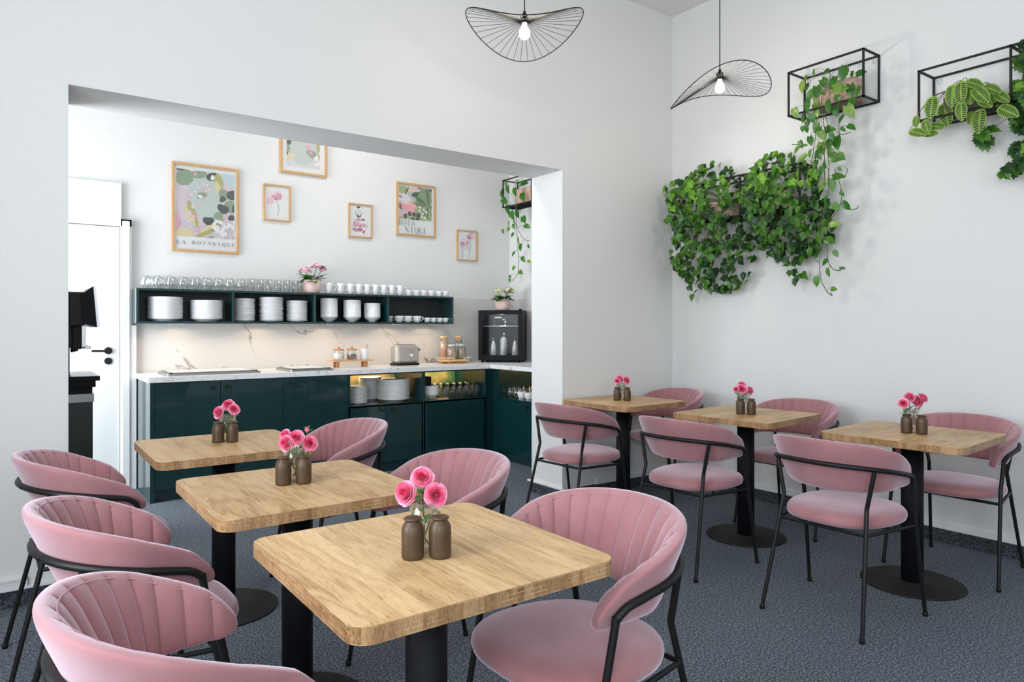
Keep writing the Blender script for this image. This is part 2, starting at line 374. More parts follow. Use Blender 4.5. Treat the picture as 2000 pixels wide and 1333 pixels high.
# leaf places (x, y, z, length, droop angle) and stem paths of the wall plants
POTHOS_LEAVES = [(4.275,2.513,2.94,0.046,-110),(4.289,2.581,2.928,0.041,-130),(4.295,2.607,2.878,0.077,-90),(4.313,2.586,2.878,0.047,-80),(4.289,2.437,2.929,0.046,-160),(4.311,2.563,2.81,0.076,-120),(4.203,2.514,2.713,0.103,-110),(4.256,2.478,2.805,0.075,-70),(4.313,2.477,2.811,0.046,-60),(4.278,2.506,2.765,0.04,-90),(4.308,2.517,2.722,0.07,-85),(4.214,2.608,2.692,0.07,-80),(4.256,2.58,2.652,0.058,-120),(4.23,2.567,2.578,0.041,-90),(4.265,2.426,2.844,0.085,-60),(4.269,2.375,2.842,0.068,-100),(4.202,2.275,2.849,0.093,-100),(4.226,2.314,2.777,0.094,-10),(4.234,2.236,2.841,0.044,-90),(4.31,2.22,2.861,0.061,0),(4.292,2.275,2.763,0.083,-85),(4.219,2.193,2.72,0.07,-100),(4.296,2.361,2.73,0.062,-90),(4.217,2.381,2.676,0.084,-80),(4.274,2.366,2.649,0.068,-80),(4.215,2.226,2.668,0.06,-70),(4.2,2.235,2.608,0.092,-60),(4.305,2.348,2.599,0.062,-130),(4.225,2.493,2.631,0.063,-80),(4.226,2.457,2.651,0.046,-90),(4.318,2.586,2.635,0.065,-100),(4.305,2.581,2.591,0.047,-80),(4.235,2.475,2.566,0.069,-110),(4.315,2.559,2.511,0.064,-70),(4.265,2.471,2.541,0.069,-110),(4.281,2.411,2.548,0.074,-5),(4.225,2.424,2.502,0.073,-70),(4.313,2.376,2.46,0.091,-85),(4.283,2.412,2.452,0.068,-90),(4.316,2.479,2.448,0.081,-80),(4.307,2.504,2.417,0.081,-130),(4.236,2.368,2.485,0.05,-80),(4.243,2.585,2.482,0.058,-70),(4.22,2.539,2.463,0.035,-10),(4.217,2.6,2.446,0.052,-140),(4.208,2.557,2.378,0.075,-150),(4.236,2.243,2.518,0.06,-30),(4.272,2.313,2.524,0.039,-60),(4.2,2.497,2.394,0.051,-110),(4.281,2.399,2.392,0.062,-60),(4.241,2.348,2.348,0.084,-20),(4.237,2.305,2.35,0.061,-40),(4.298,2.518,2.343,0.064,-120),(4.258,2.428,2.315,0.045,-80),(4.238,2.449,2.282,0.068,-100),(4.258,2.464,2.379,0.046,-60),(4.285,2.355,2.237,0.073,-10),(4.207,2.3,2.262,0.033,-70),(4.317,2.601,2.361,0.035,-80),(4.222,2.433,2.274,0.064,-120),(4.28,2.392,2.188,0.083,-75),(4.288,2.471,2.189,0.084,-150),(4.221,2.294,2.109,0.037,-50),(4.283,2.506,2.07,0.065,-60),(4.249,2.415,2.086,0.051,-90),(4.266,2.424,2.047,0.064,-160),(4.221,2.33,2.032,0.063,-30),(4.224,2.27,2.031,0.068,-60),(4.234,2.484,1.984,0.052,-150),(4.296,2.451,1.953,0.065,-70),(4.236,2.348,1.926,0.076,10),(4.28,2.528,1.919,0.059,-120),(4.294,2.447,1.901,0.052,-80),(4.295,2.489,1.847,0.085,-100),(4.248,2.387,1.827,0.076,-20),(4.248,2.527,1.762,0.065,-110),(4.262,2.528,1.75,0.026,-60),(4.282,2.443,1.696,0.058,-140),(4.229,2.39,1.622,0.057,-90),(4.28,2.497,1.573,0.065,-100),(4.284,2.381,1.519,0.045,0),(4.289,2.37,1.745,0.051,-60),(4.223,2.292,1.644,0.037,0),(4.296,2.609,1.932,0.053,-90)]
POTHOS_VINES = [[(4.27,2.399,2.905),(4.27,2.399,2.837),(4.27,2.405,2.754),(4.27,2.429,2.647),(4.27,2.417,2.575),(4.27,2.435,2.42),(4.27,2.435,2.23)],[(4.27,2.453,2.767),(4.27,2.453,2.71),(4.27,2.441,2.592),(4.27,2.408,2.341),(4.27,2.411,2.226)],[(4.27,2.346,2.722),(4.27,2.341,2.614),(4.27,2.335,2.5),(4.27,2.266,2.496)],[(4.27,2.471,2.76),(4.27,2.501,2.515),(4.27,2.52,2.38),(4.27,2.557,2.253)],[(4.27,2.665,2.503),(4.27,2.595,2.485)],[(4.27,2.41,2.292),(4.27,2.41,2.164),(4.27,2.43,2.084),(4.27,2.443,1.989),(4.27,2.447,1.88),(4.27,2.471,1.765),(4.27,2.464,1.603),(4.27,2.423,1.511),(4.27,2.383,1.477),(4.27,2.396,1.497)],[(4.27,2.37,2.285),(4.27,2.324,2.15),(4.27,2.327,2.069),(4.27,2.35,2.009),(4.27,2.416,1.966)],[(4.27,2.42,1.819),(4.27,2.416,1.716),(4.27,2.383,1.649),(4.27,2.33,1.633)],[(4.27,2.561,1.938),(4.27,2.54,1.798)],[(4.27,2.519,1.744),(4.27,2.478,1.695)],[(4.27,2.216,2.028),(4.27,2.235,2.009),(4.27,2.292,2.016)],[(4.27,2.285,2.269),(4.27,2.298,2.228),(4.27,2.317,2.215)]]
MARANTA_LEAVES = [(4.231,1.863,2.398,0.09,-20),(4.261,1.866,2.468,0.06,-90),(4.293,1.788,2.537,0.112,-95),(4.33,1.749,2.504,0.127,-80),(4.261,1.813,2.426,0.082,-75),(4.331,1.79,2.425,0.083,-10),(4.285,1.813,2.385,0.067,0),(4.257,1.676,2.571,0.109,-90),(4.258,1.627,2.572,0.115,-90),(4.241,1.589,2.562,0.107,-90),(4.229,1.62,2.464,0.093,-85),(4.238,1.528,2.524,0.105,-50),(4.303,1.568,2.418,0.121,-95),(4.34,1.616,2.444,0.065,-100),(4.239,1.56,2.589,0.085,-30),(4.226,1.488,2.545,0.09,-30),(4.338,1.515,2.525,0.092,-60),(4.284,1.447,2.497,0.083,-40),(4.269,1.43,2.421,0.103,-35),(4.248,1.52,2.488,0.084,-45)]
KPOTHOS_LEAVES = [(4.283,5.992,2.777,0.091,-150),(4.316,6.098,2.706,0.092,-90),(4.264,5.985,2.608,0.102,-30),(4.259,5.92,2.717,0.09,-80),(4.208,5.699,2.752,0.077,40),(4.328,5.73,2.761,0.1,10),(4.205,5.722,2.657,0.088,-90),(4.269,5.67,2.601,0.099,-60),(4.317,6.0,2.519,0.103,-100),(4.218,5.787,2.425,0.1,-80),(4.302,5.807,2.447,0.089,-70),(4.333,6.003,2.372,0.057,-100),(4.288,5.96,2.306,0.068,170),(4.31,6.079,2.299,0.052,-80),(4.215,5.783,2.219,0.066,-150),(4.261,5.733,2.157,0.077,-90),(4.221,5.643,2.08,0.076,-80),(4.318,5.914,2.038,0.079,-160),(4.241,5.624,1.96,0.065,-60),(4.263,5.829,1.887,0.073,-170),(4.34,5.802,1.845,0.067,-20),(4.319,5.964,1.768,0.046,-60),(4.337,5.989,1.813,0.04,-10),(4.263,5.554,1.934,0.054,-20),(4.268,5.597,2.296,0.076,-20),(4.302,5.696,2.377,0.088,-60),(4.267,5.568,2.087,0.049,-60),(4.241,5.781,2.36,0.067,-80),(4.257,5.812,2.315,0.056,-80)]
KPOTHOS_VINES = [[(4.27,5.782,2.518),(4.27,5.782,2.363),(4.27,5.754,2.127),(4.27,5.745,1.849),(4.27,5.858,1.755)],[(4.27,5.782,2.34),(4.27,5.672,2.185),(4.27,5.546,2.139)]]
IVY_POLYS_RIGHT = [[(1.396,2.786),(1.352,2.778),(1.344,2.749),(1.385,2.76)],[(1.423,2.711),(1.369,2.719),(1.34,2.691),(1.352,2.67),(1.423,2.672)],[(1.374,2.625),(1.34,2.628),(1.31,2.442),(1.331,2.284),(1.423,2.331),(1.429,2.409),(1.396,2.44),(1.451,2.538),(1.44,2.58)],[(1.485,2.129),(1.429,2.177),(1.435,2.243),(1.374,2.268),(1.331,2.29),(1.31,2.034),(1.352,2.054),(1.369,2.101),(1.418,2.117),(1.463,2.092)],[(1.626,2.29),(1.59,2.349),(1.584,2.381),(1.497,2.374),(1.52,2.3),(1.561,2.289),(1.596,2.27)]]
IVY_POLYS_LEFT = [[(3.727,2.486),(3.807,2.337),(3.701,2.24),(3.727,2.082),(3.633,1.951),(3.701,1.776),(3.572,1.648),(3.522,1.508),(3.401,1.573),(3.238,1.505),(3.104,1.567),(2.997,1.616),(3.018,1.708),(2.968,1.848),(2.997,1.996),(3.018,2.179),(3.061,2.368),(3.215,2.508),(3.293,2.569),(3.353,2.535),(3.498,2.485),(3.572,2.419)]]
IVY_POLYS_MIDDLE = [[(3.061,2.368),(3.061,2.149),(2.997,1.959),(2.894,1.806),(2.814,1.746),(2.698,1.685),(2.586,1.711),(2.532,1.774),(2.443,1.832),(2.402,1.958),(2.443,2.127),(2.478,2.298),(2.586,2.385),(2.698,2.441),(2.775,2.516),(2.935,2.489),(2.976,2.407)],[(2.705,1.686),(2.641,1.681),(2.586,1.593),(2.641,1.528),(2.698,1.582)]]
# ---------------------------------------------------------------- the room
XL, XR, YR, YW, YW2, YK, ZC = -1.2, 4.5, -2.5, 3.9, 4.267, 6.22, 3.86
OX0, OX1, OZ = .242, 3.30, 2.428
struct(MB().box(XL-.3, XR+.2, YR-.3, YK+.2, -.1, 0).build('floor', M_CARPET))
struct(MB().box(XL-.3, XR+.2, YR-.3, YK+.2, ZC, ZC+.1).build('ceiling', M_CEIL))
struct(MB().box(XR, XR+.2, YR-.3, YK+.2, 0, ZC).build('wall_right', M_WALL))
struct(MB().box(XL-.3, XR+.2, YK, YK+.2, 0, ZC).build('wall_kitchen', M_WALL))
w = MB(); w.box(XL, OX0, YW, YW2, 0, ZC); w.box(OX1, XR, YW, YW2, 0, ZC); w.box(OX0, OX1, YW, YW2, OZ, ZC)
struct(w.build('wall_front', M_WALL))
def holed(name, fixed, axis, a0, a1, holes, z0, z1):
    """wall of thickness fixed=(f0,f1) running a0..a1 with window holes (h0,h1,zb,zt)"""
    w = MB(); cur = a0
    def bx(p, q, za, zb):
        if q - p < 1e-4 or zb - za < 1e-4: return
        if axis == 'y': w.box(fixed[0], fixed[1], p, q, za, zb)
        else: w.box(p, q, fixed[0], fixed[1], za, zb)
    for h0, h1, zb, zt in holes:
        bx(cur, h0, z0, z1); bx(h0, h1, z0, zb); bx(h0, h1, zt, z1); cur = h1
    bx(cur, a1, z0, z1)
    return struct(w.build(name, M_WALL))
WS = [(-1.9, -.3, .65, 3.25), (.75, 2.35, .65, 3.25), (4.5, 6.0, .40, 2.50)]
WR = [(-.45, 1.65, 1.05, 3.15)]
holed('wall_left', (XL-.25, XL), 'y', YR, YK, WS, 0, ZC)
holed('wall_rear', (YR-.25, YR), 'x', XL-.25, XR, WR, 0, ZC)
wn = 0
for axis, hs, c in (('y', WS, XL-.16), ('x', WR, YR-.16)):
    for h0, h1, zb, zt in hs:
        wn += 1; f = MB(); g = MB()
        def bb(mb, p, q, za, zb_, d0, d1):
            mb.box(c+d0, c+d1, p, q, za, zb_) if axis == 'y' else mb.box(p, q, c+d0, c+d1, za, zb_)
        for p, q, za, zb_ in ((h0, h0+.06, zb, zt), (h1-.06, h1, zb, zt), (h0, h1, zb, zb+.06), (h0, h1, zt-.06, zt), ((h0+h1)/2-.04, (h0+h1)/2+.04, zb, zt)):
            bb(f, p, q, za, zb_, -.03, .03)
        bb(g, h0+.05, h1-.05, zb+.05, zt-.05, -.004, .004)
        o = struct(f.build('window_%d' % wn, M_TRIM)); g.build('window_pane', M_PANE, o)

# carpet skirting with a thin white bead above it
def skirt(name, x0, x1, y0, y1): return struct(MB().box(x0, x1, y0, y1, 0, .08).build(name, M_SKIRT))
skirt('baseboard_right', XR-.012, XR, YR, YW)
skirt('baseboard_front', OX1, XR-.012, YW-.012, YW)
skirt('baseboard_left', XL, OX0, YW-.012, YW)
skirt('baseboard_opening', OX1-.012, OX1, YW, YW2)
skirt('baseboard_kitchen', XL, .80, YK-.012, YK)
struct(MB().box(XL, OX0-.0, YW-.026, YW, .080, .092).box(XL, OX0-.16, YW-.022, YW, .092, .135).box(XL, OX0-.16, YW-.026, YW-.022, .122, .135).build('trim_1', M_TRIM, bevel=.002))
struct(MB().box(3.62, 4.48, YW-.02, YW, .080, .090).box(3.62, 4.48, YW-.018, YW, .09, .125).build('trim_2', M_TRIM, bevel=.002))
struct(MB().box(XR-.018, XR, YR, 3.2, .080, .092).box(XR-.012, XR, YR, 3.2, .092, .118).build('trim_3', M_TRIM, bevel=.002))
struct(MB().box(OX1-.022, OX1, YW-.02, YW2+.03, .080, .094).build('trim_4', M_TRIM, bevel=.002))

# housing for the added, unseen kitchen fill lamp
struct(MB().rbox(2.33, 2.87, 4.78, 5.32, ZC-.10, ZC, .03, b=.004).build('added_lamp_housing', M_TRIM))
# kitchen door with frame and handle
d = struct(MB().box(-.20, .722, YK-.030, YK-.002, .012, 2.055).build('door_1', M_TRIM, bevel=.002))
h = MB(); h.disc((.645, YK-.030, 1.092), (0,-1,0), .027, 24, th=.010); h.tube([(.645, YK-.036, 1.092), (.645, YK-.085, 1.092), (.628, YK-.090, 1.092), (.53, YK-.090, 1.094)], .0085, 10)
h.build('door_handle', M_BLACKM, d)
k = MB(); k.disc((.645, YK-.030, 1.012), (0,-1,0), .027, 24, th=.008); k.box(.642, .648, YK-.041, YK-.037, .998, 1.022); k.build('lock_plate', M_BLACKM, d)
t = MB(); t.box(.726, .838, YK-.045, YK, 0, 1.29); t.box(.726, .805, YK-.045, YK, 1.29, 2.12); t.box(.738, .79, YK-.055, YK-.045, 0, 2.105); t.box(-.3, .805, YK-.045, YK, 2.06, 2.12)  # lower trim widened so the cabinet end panel mirrors more white
struct(t.build('trim_5', M_TRIM, bevel=.003))
struct(MB().box(-.3, .735, YK-.035, YK, 2.12, 2.40).build('trim_6', M_TRIM, bevel=.003))

# splashback
struct(MB().box(.806, XR, YK-.010, YK, .912, 1.575).box(XR-.010, XR, 4.30, YK-.010, .912, 1.575).build('wall_splashback', M_SPLASH))

# ---------------------------------------------------------------- kitchen cabinets
YF = 5.60            # door plane
def knob(x, z, parent, axis='y', plane=YF-.02):
    m = MB(); r = .019
    def P(a, b, dd): return (a, plane-dd, b) if axis == 'y' else (plane-dd, a, b)
    for s in (1, -1): m.tube([P(x-r*.8, z-r*s*.75, .026), P(x+r*.8, z+r*s*.75, .026)], .0062, 8)
    m.tube([P(x, z, 0), P(x, z, .026)], .0055, 8)
    return m.build('knob', M_BLACKM, parent)
CL = 'dark green kitchen base cabinet '
def base_unit(x0, x1, splits, knobs, label, niche=False, side=False):
    t = thing('base_cabinet', CL+label, 'cabinet', group='dark green kitchen base cabinets')
    c = MB(); zt = .872; th = .018; zd = zt if not niche else .600
    if niche:
        c.box(x0, x0+th, YF-.02, YK-.012, .0, zt); c.box(x1-th, x1, YF-.02, YK-.012, .0, zt)
        c.box(x0+th, x1-th, YF-.02, YK-.012, zd-.018, zd); c.box(x0+th, x1-th, YF, YK-.012, .09, zd-.018)
        c.box(x0+th, x1-th, YF+.02, YF+.06, .0, .09); c.box(x0+th, x1-th, YF-.018, YK-.012, zt-.012, zt)
        c.build('carcass', M_GREEN, t)
        MB().box(x0+th, x1-th, YK-.10, YK-.09, zd, zt-.012).build('niche_back_panel', M_NICHE, t)
        MB().box(x0+.06, x1-.06, YK-.115, YK-.101, zt-.026, zt-.013).build('led_strip', M_LED, t)
    else:
        c.box(x0, x1, YF, YK-.012, .09, zt); c.box(x0, x1, YF+.02, YK-.012, 0, .09)
        if side: c.box(x0-.012, x0+.018, YF-.020, YK-.012, 0, zt)
        c.build('carcass', M_GREEN, t)
    for i in range(len(splits)-1):
        a, b = splits[i]+.0018, splits[i+1]-.0018
        d = MB().box(a, b, YF-.020, YF-.001, .092, zd-.004-(0 if niche else .0)).build('door', M_GREEN, t, bevel=.0012)
        for kx, kz in knobs:
            if a < kx < b: knob(kx, kz, d)
    return t
M_NICHE = noise_mat('back_panel_painted_led_glow', (.34,.27,.12), (.05,.16,.08), 4, .35, lo=.46, hi=.60)  # warm LED glow on green laminate, painted into the colour
base_unit(.855, 1.803, (.875, 1.324, 1.803), ((1.276,.814), (1.383,.817)), 'with two tall doors, leftmost of the run', side=True)
base_unit(1.803, 2.350, (1.803, 2.350), ((1.869,.817),), 'with one full height door left of the open niches')
base_unit(2.350, 3.072, (2.352, 2.705, 3.070), ((2.656,.554), (2.775,.548)), 'with plates stacked in its open niche', niche=True)
base_unit(3.072, 3.756, (3.074, 3.426, 3.754), ((3.381,.547), (3.494,.544)), 'with rows of tumblers in its open niche', niche=True)
t = thing('base_cabinet', CL+'of the short side run at the right', 'cabinet', group='dark green kitchen base cabinets')
c = MB(); c.box(3.756, 3.85, YF+.0, YK-.012, 0, .872); c.box(3.85, XR-.012, 5.50, YK-.012, 0, .872)
c.box(3.85, XR-.012, 4.32, 5.47, .09, .582); c.box(3.87, XR-.012, 4.32, 5.47, 0, .09); c.box(3.83, XR-.012, 4.30, 4.32, 0, .872)
c.box(3.83, XR-.012, 5.47, 5.50, 0, .872); c.box(3.832, XR-.012, 4.32, 5.47, .582, .600); c.box(3.832, XR-.012, 4.32, 5.47, .855, .872)
c.build('carcass', M_GREEN, t)
MB().box(4.36, 4.37, 4.32, 5.47, .6, .855).build('niche_back_panel', M_NICHE, t)
MB().box(4.335, 4.350, 4.4, 5.40, .838, .853).build('led_strip', M_LED, t)
for a, b, kk in ((4.90, 5.47, 5.02), (4.32, 4.90, 4.80)):
    d = MB().box(3.83, 3.849, a+.002, b-.002, .092, .579).build('door', M_GREEN, t, bevel=.0012); knob(kk, .545, d, 'x', 3.83)
area('niche_light', (2.71, 6.02, .85), (.35, 0, 0), .62, .03, 1.3, (1,.72,.38))
area('niche_light', (3.41, 6.02, .85), (.35, 0, 0), .60, .03, 1.6, (1,.72,.38))
area('niche_light', (4.30, 4.9, .85), (0, .35, 0), .03, 1.0, .9, (1,.72,.38))

wt = MB(); wt.poly([(.830,5.565),(3.800,5.565),(3.800,4.285),(4.488,4.285),(4.488,6.208),(.830,6.208)], .872, .912)
tag(wt.build('worktop', M_QUARTZ, bevel=.002), 'white veined L shaped stone worktop on the green base cabinets', 'worktop')

# wall shelf unit
t = thing('wall_shelf', 'long dark green open wall shelf with four compartments of crockery', 'shelf', (0,0,0))
SX0, SX1, SY, SZ0, SZ1 = .806, 3.622, 5.96, 1.303, 1.575
c = MB(); th = .017
c.box(SX0, SX1, SY, YK-.011, SZ0, SZ0+th); c.box(SX0, SX1, SY, YK-.011, SZ1-th, SZ1)
c.box(SX0, SX0+th, SY, YK-.011, SZ0+th, SZ1-th); c.box(SX1-th, SX1, SY, YK-.011, SZ0+th, SZ1-th)
c.build('shelf_carcass', M_GREEN, t, bevel=.001)
for x in (1.515, 2.203, 2.911): MB().box(x-th/2, x+th/2, SY+.001, YK-.021, SZ0+th, SZ1-th).build('divider', M_GREEN, t, bevel=.001)
MB().box(SX0+th, SX1-th, YK-.021, YK-.011, SZ0+th, SZ1-th).build('shelf_back', M_GREENBACK, t)
lb = MB()
for x in (1.10, 1.75, 2.40, 3.05, 3.45): lb.box(x-.05, x+.05, 6.03, 6.06, SZ0-.010, SZ0)
lb.build('under_shelf_lamp', M_WHITEPL, t)
for x in (1.13, 1.78, 2.36, 3.0, 3.42):
    l = bpy.data.lights.new('under_shelf_light', 'SPOT'); l.energy = .7; l.color = (1,.74,.46); l.spot_size = math.radians(152); l.spot_blend = .18; l.shadow_soft_size = .012
    o = bpy.data.objects.new('under_shelf_light', l); COL.objects.link(o); o.location = (x, 6.045, SZ0-.018); o.rotation_euler = (math.radians(8), 0, 0)

area('under_shelf_strip', (2.2, 6.05, SZ0-.012), (0, 0, 0), 2.72, .012, 2.1, (1,.74,.48), math.radians(124))
# ---------------------------------------------------------------- crockery
def plate_mesh(r, h, rim=.0045):
    m = MB(); m.lathe([(0,.004),(r*.50,.004),(r*.55,0),(r*.60,.0),(r*.62,.004),(r*.80,h*.55),(r,h),(r,h+rim),(r*.985,h+rim+.001),(r*.78,h*.55+rim+.001),(r*.60,.008),(0,.0085)], n=44)
    return m
def stack(name, cat, mesh_fn, n, step, loc, where, group, jit=.0, mat=M_PORC, rnd=random.Random(3)):
    """n pieces, each its own object; where names the stack"""
    p = mesh_fn().build(name, mat, loc=loc)
    word = {'dinner_plate':'plate','side_plate':'plate','cereal_bowl':'bowl'}.get(name, name)
    for i in range(n):
        o = p if i == 0 else p.copy()
        if i: COL.objects.link(o)
        o.location = (loc[0]+rnd.uniform(-jit,jit), loc[1]+rnd.uniform(-jit,jit), loc[2]+i*step)
        lab = 'white %s, %s of %s' % (word, 'bottom one' if i == 0 else 'topmost' if i == n-1 else ORD20[i-1]+' from the bottom', where)
        tag(o, lab, cat, group)
z0 = SZ0+th
stack('dinner_plate', 'plate', lambda: plate_mesh(.128, .024), 17, .0102, (1.028,6.085,z0), 'the leftmost wall shelf stack', 'dinner plates in the first shelf compartment', .0012)
stack('dinner_plate', 'plate', lambda: plate_mesh(.125, .024), 15, .0102, (1.335,6.085,z0), 'the second wall shelf stack', 'dinner plates in the first shelf compartment', .0012)
stack('side_plate', 'plate', lambda: plate_mesh(.086, .012), 18, .0104, (1.632,6.08,z0), 'the third wall shelf stack', 'side plates in the second shelf compartment', .0030)
stack('side_plate', 'plate', lambda: plate_mesh(.098, .012), 20, .0102, (1.858,6.08,z0), 'the fourth, tallest wall shelf stack', 'side plates in the second shelf compartment', .0042)
stack('side_plate', 'plate', lambda: plate_mesh(.090, .012), 17, .0105, (2.082,6.08,z0), 'the fifth wall shelf stack', 'side plates in the second shelf compartment', .0034)
def bowl_mesh(r, h, foot=.34):
    return MB().lathe([(0,.002),(r*foot,.002),(r*(foot+.02),0),(r*(foot+.05),.006),(r*.72,h*.36),(r*.97,h*.70),(r,h*.78),(r,h),(r*.97,h),(r*.955,h*.75),(r*.70,h*.42),(r*.3,.012),(0,.010)], n=40)
for x, r, n, w, s in ((2.372,.077,13,'the left shelf bowl stack',.0128), (2.595,.080,12,'the middle shelf bowl stack',.0130), (2.795,.077,10,'the right shelf bowl stack',.0132)):
    stack('cereal_bowl', 'bowl', lambda: bowl_mesh(r, .060), n, s, (x,6.07,z0), w, 'bowls in the third shelf compartment', .0007, M_PORCB)
# plates and bowls in the lower niches
zn = .600
stack('side_plate', 'plate', lambda: plate_mesh(.083, .012), 14, .0108, (2.515,5.76,zn), 'the short lower niche stack', 'plates in the lower niche', .0035)
stack('dinner_plate', 'plate', lambda: plate_mesh(.105, .022), 18, .0108, (2.735,5.985,zn), 'the rear lower niche stack', 'plates in the lower niche', .0025)
stack('dinner_plate', 'plate', lambda: plate_mesh(.150, .024), 17, .0108, (2.872,5.78,zn), 'the wide lower niche stack', 'plates in the lower niche', .0025)
stack('cereal_bowl', 'bowl', lambda: bowl_mesh(.077, .060), 6, .0130, (3.222,5.72,zn), 'the lower niche bowl stack', 'bowls in the lower niche', .0006, M_PORCB)
tag(MB().rbox(-.055,.055,-.05,.05,0,.085,.008, b=.004).build('storage_box', M_DGREY, loc=(3.165,5.74,zn+.126)), 'small dark grey box on the bowl stack in the lower niche', 'box')

def handle_pts(r, z0, z1, out): return smooth_path([(r*.93,0,z1),(r+out*.8,0,z1-.002),(r+out,0,(z0+z1)/2+.004),(r+out*.55,0,z0+.004),(r*.88,0,z0)], 5)
def cup(name, r, h, rb, hw, mat=M_PORC):
    root = thing(name, '', 'cup')
    m = MB(); t_ = .003
    m.lathe([(0,.003),(rb*.8,.003),(rb*.84,0),(rb,.001),(rb+(r-rb)*.55,h*.30),(r,h*.75),(r*1.01,h),(r*.97,h+.0005),(r-t_,h*.75),(rb+(r-rb)*.5-t_,h*.30),(rb*.8,.007),(0,.006)], n=32)
    m.build('cup_body', mat, root)
    MB().tube(handle_pts(r, h*.30, h*.82, hw), .0048, 8).build('handle', mat, root)
    return root
mug = cup('mug', .035, .098, .026, .033); first = True
for i, x in enumerate((2.365,2.477,2.572,2.656,2.737,2.822,2.908,2.992,3.078)):
    o = mug if i == 0 else dup(mug, (0,0,0)); o.location = (x, 6.06, SZ1); o.rotation_euler = (0,0,-.25)
    tag(o, 'tall white mug on the wall shelf, %s mug right of the flowerpot' % ORD[i], 'mug', 'tall mugs on the wall shelf')
lc = cup('coffee_cup', .036, .058, .028, .020)
for i, x in enumerate((3.173,3.256,3.338,3.423,3.508,3.585)):
    o = lc if i == 0 else dup(lc, (0,0,0)); o.location = (x, 6.06, SZ1); o.rotation_euler = (0,0,-.2)
    tag(o, 'low white cup on the wall shelf, %s one after the tall mugs' % ORD[i], 'cup', 'low cups on the wall shelf')
bc = cup('coffee_cup', .042, .062, .028, .022)
for i, x in enumerate((2.990,3.066,3.160,3.258)):
    o = bc if i == 0 else dup(bc, (0,0,0)); o.location = (x, 6.05 + (.07 if i == 0 else 0), z0); o.rotation_euler = (0,0,-.25)
    tag(o, 'white cappuccino cup inside the last shelf compartment, %s from its left' % ORD[i], 'cup', 'larger cups in the last shelf compartment')
sc_ = cup('espresso_cup', .032, .046, .022, .019)
for i, x in enumerate((3.372,3.442,3.515,3.583)):
    o = sc_ if i == 0 else dup(sc_, (0,0,0)); o.location = (x, 6.05, z0); o.rotation_euler = (0,0,-.25)
    tag(o, 'small white espresso cup inside the last shelf compartment, %s of four' % ORD[i], 'cup', 'espresso cups in the last shelf compartment')

def tumbler(name, rb, rt, h, bulge=0):
    if bulge: prof = [(0,0),(rb*.7,0),(rb,.003),(rb+bulge,h*.38),(rb+bulge*.9,h*.50),(rt,h),(rt-.0018,h),(rb+bulge*.9-.002,h*.50),(rb+bulge-.002,h*.38),(rb*.8,.008),(0,.007)]
    else: prof = [(0,0),(rb*.9,0),(rb,.002),(rt,h),(rt-.0018,h),(rb-.002,.011),(0,.010)]
    return MB().lathe(prof, n=36).build(name, M_GLASS)
g1 = tumbler('drinking_glass', .020, .030, .105, .022)
xs = (.885,.970,1.059,1.148,1.237,1.326,1.415,1.504,1.593)
for i in range(18):
    x = xs[i % 9]; back = i >= 9
    o = g1 if i == 0 else g1.copy()
    if i: COL.objects.link(o)
    o.location = (x+(.042 if back else 0), 6.11+.045 if back else 6.035, SZ1)
    tag(o, 'clear rounded glass on the wall shelf, %s in the %s row from left' % (ORD[i%9], 'rear' if back else 'front'), 'glass', 'wine glasses on the wall shelf')
g2 = tumbler('drinking_glass', .026, .033, .108)
for i in range(12):
    x = (1.675,1.750,1.825,1.900,1.975,2.050)[i % 6]; back = i >= 6
    o = g2 if i == 0 else g2.copy()
    if i: COL.objects.link(o)
    o.location = (x+(.03 if back else 0), 6.12 if back else 6.035, SZ1)
    tag(o, 'clear straight tumbler on the wall shelf, %s in the %s row' % (ORD[i%6], 'rear' if back else 'front'), 'glass', 'tumblers on the wall shelf')
g3 = tumbler('drinking_glass', .027, .034, .125); c_ = 0
for row in range(4):
    for k in range(6 if row else 6):
        o = g3 if c_ == 0 else g3.copy()
        if c_: COL.objects.link(o)
        c_ += 1
        x = 3.348+k*.072+(.036 if row % 2 else 0)-(.0 if row < 2 else .05)
        o.location = (min(x, 3.70), 5.665+row*.078, zn)
        tag(o, 'clear tumbler in the lower niche, %s of the %s row from the front' % (ORD[k], ORD[row]), 'glass', 'tumblers in the lower niche')
for k, (x, y) in enumerate(((3.95,5.43),(3.95,5.335),(4.04,5.40),(4.04,5.30),(4.05,5.20),(4.05,5.10))):
    o = g1.copy(); COL.objects.link(o); o.location = (x, y, .600)
    tag(o, 'clear rounded glass in the side niche, %s' % ('front one nearest the corner','second in the front row','behind the front corner one','second in the rear row','third in the rear row','last in the rear row')[k], 'glass', 'rounded glasses in the side niche')
for k, (x, y) in enumerate(((3.93,5.235),(3.93,5.125))):
    o = dup(bc, (x, y, .600), 0.9, 'white cup in the side niche, %s' % ('left one with the glasses behind it','right one half hidden by the wall edge')[k], 'cups in the side niche')
    o.name = 'coffee_cup'
tag(MB().rbox(-.06,.06,-.04,.04,0,.010,.006).build('wooden_coaster', M_BAMBOO2, loc=(3.30,5.655,zn)), 'small wooden board under the front tumblers in the lower niche', 'board')

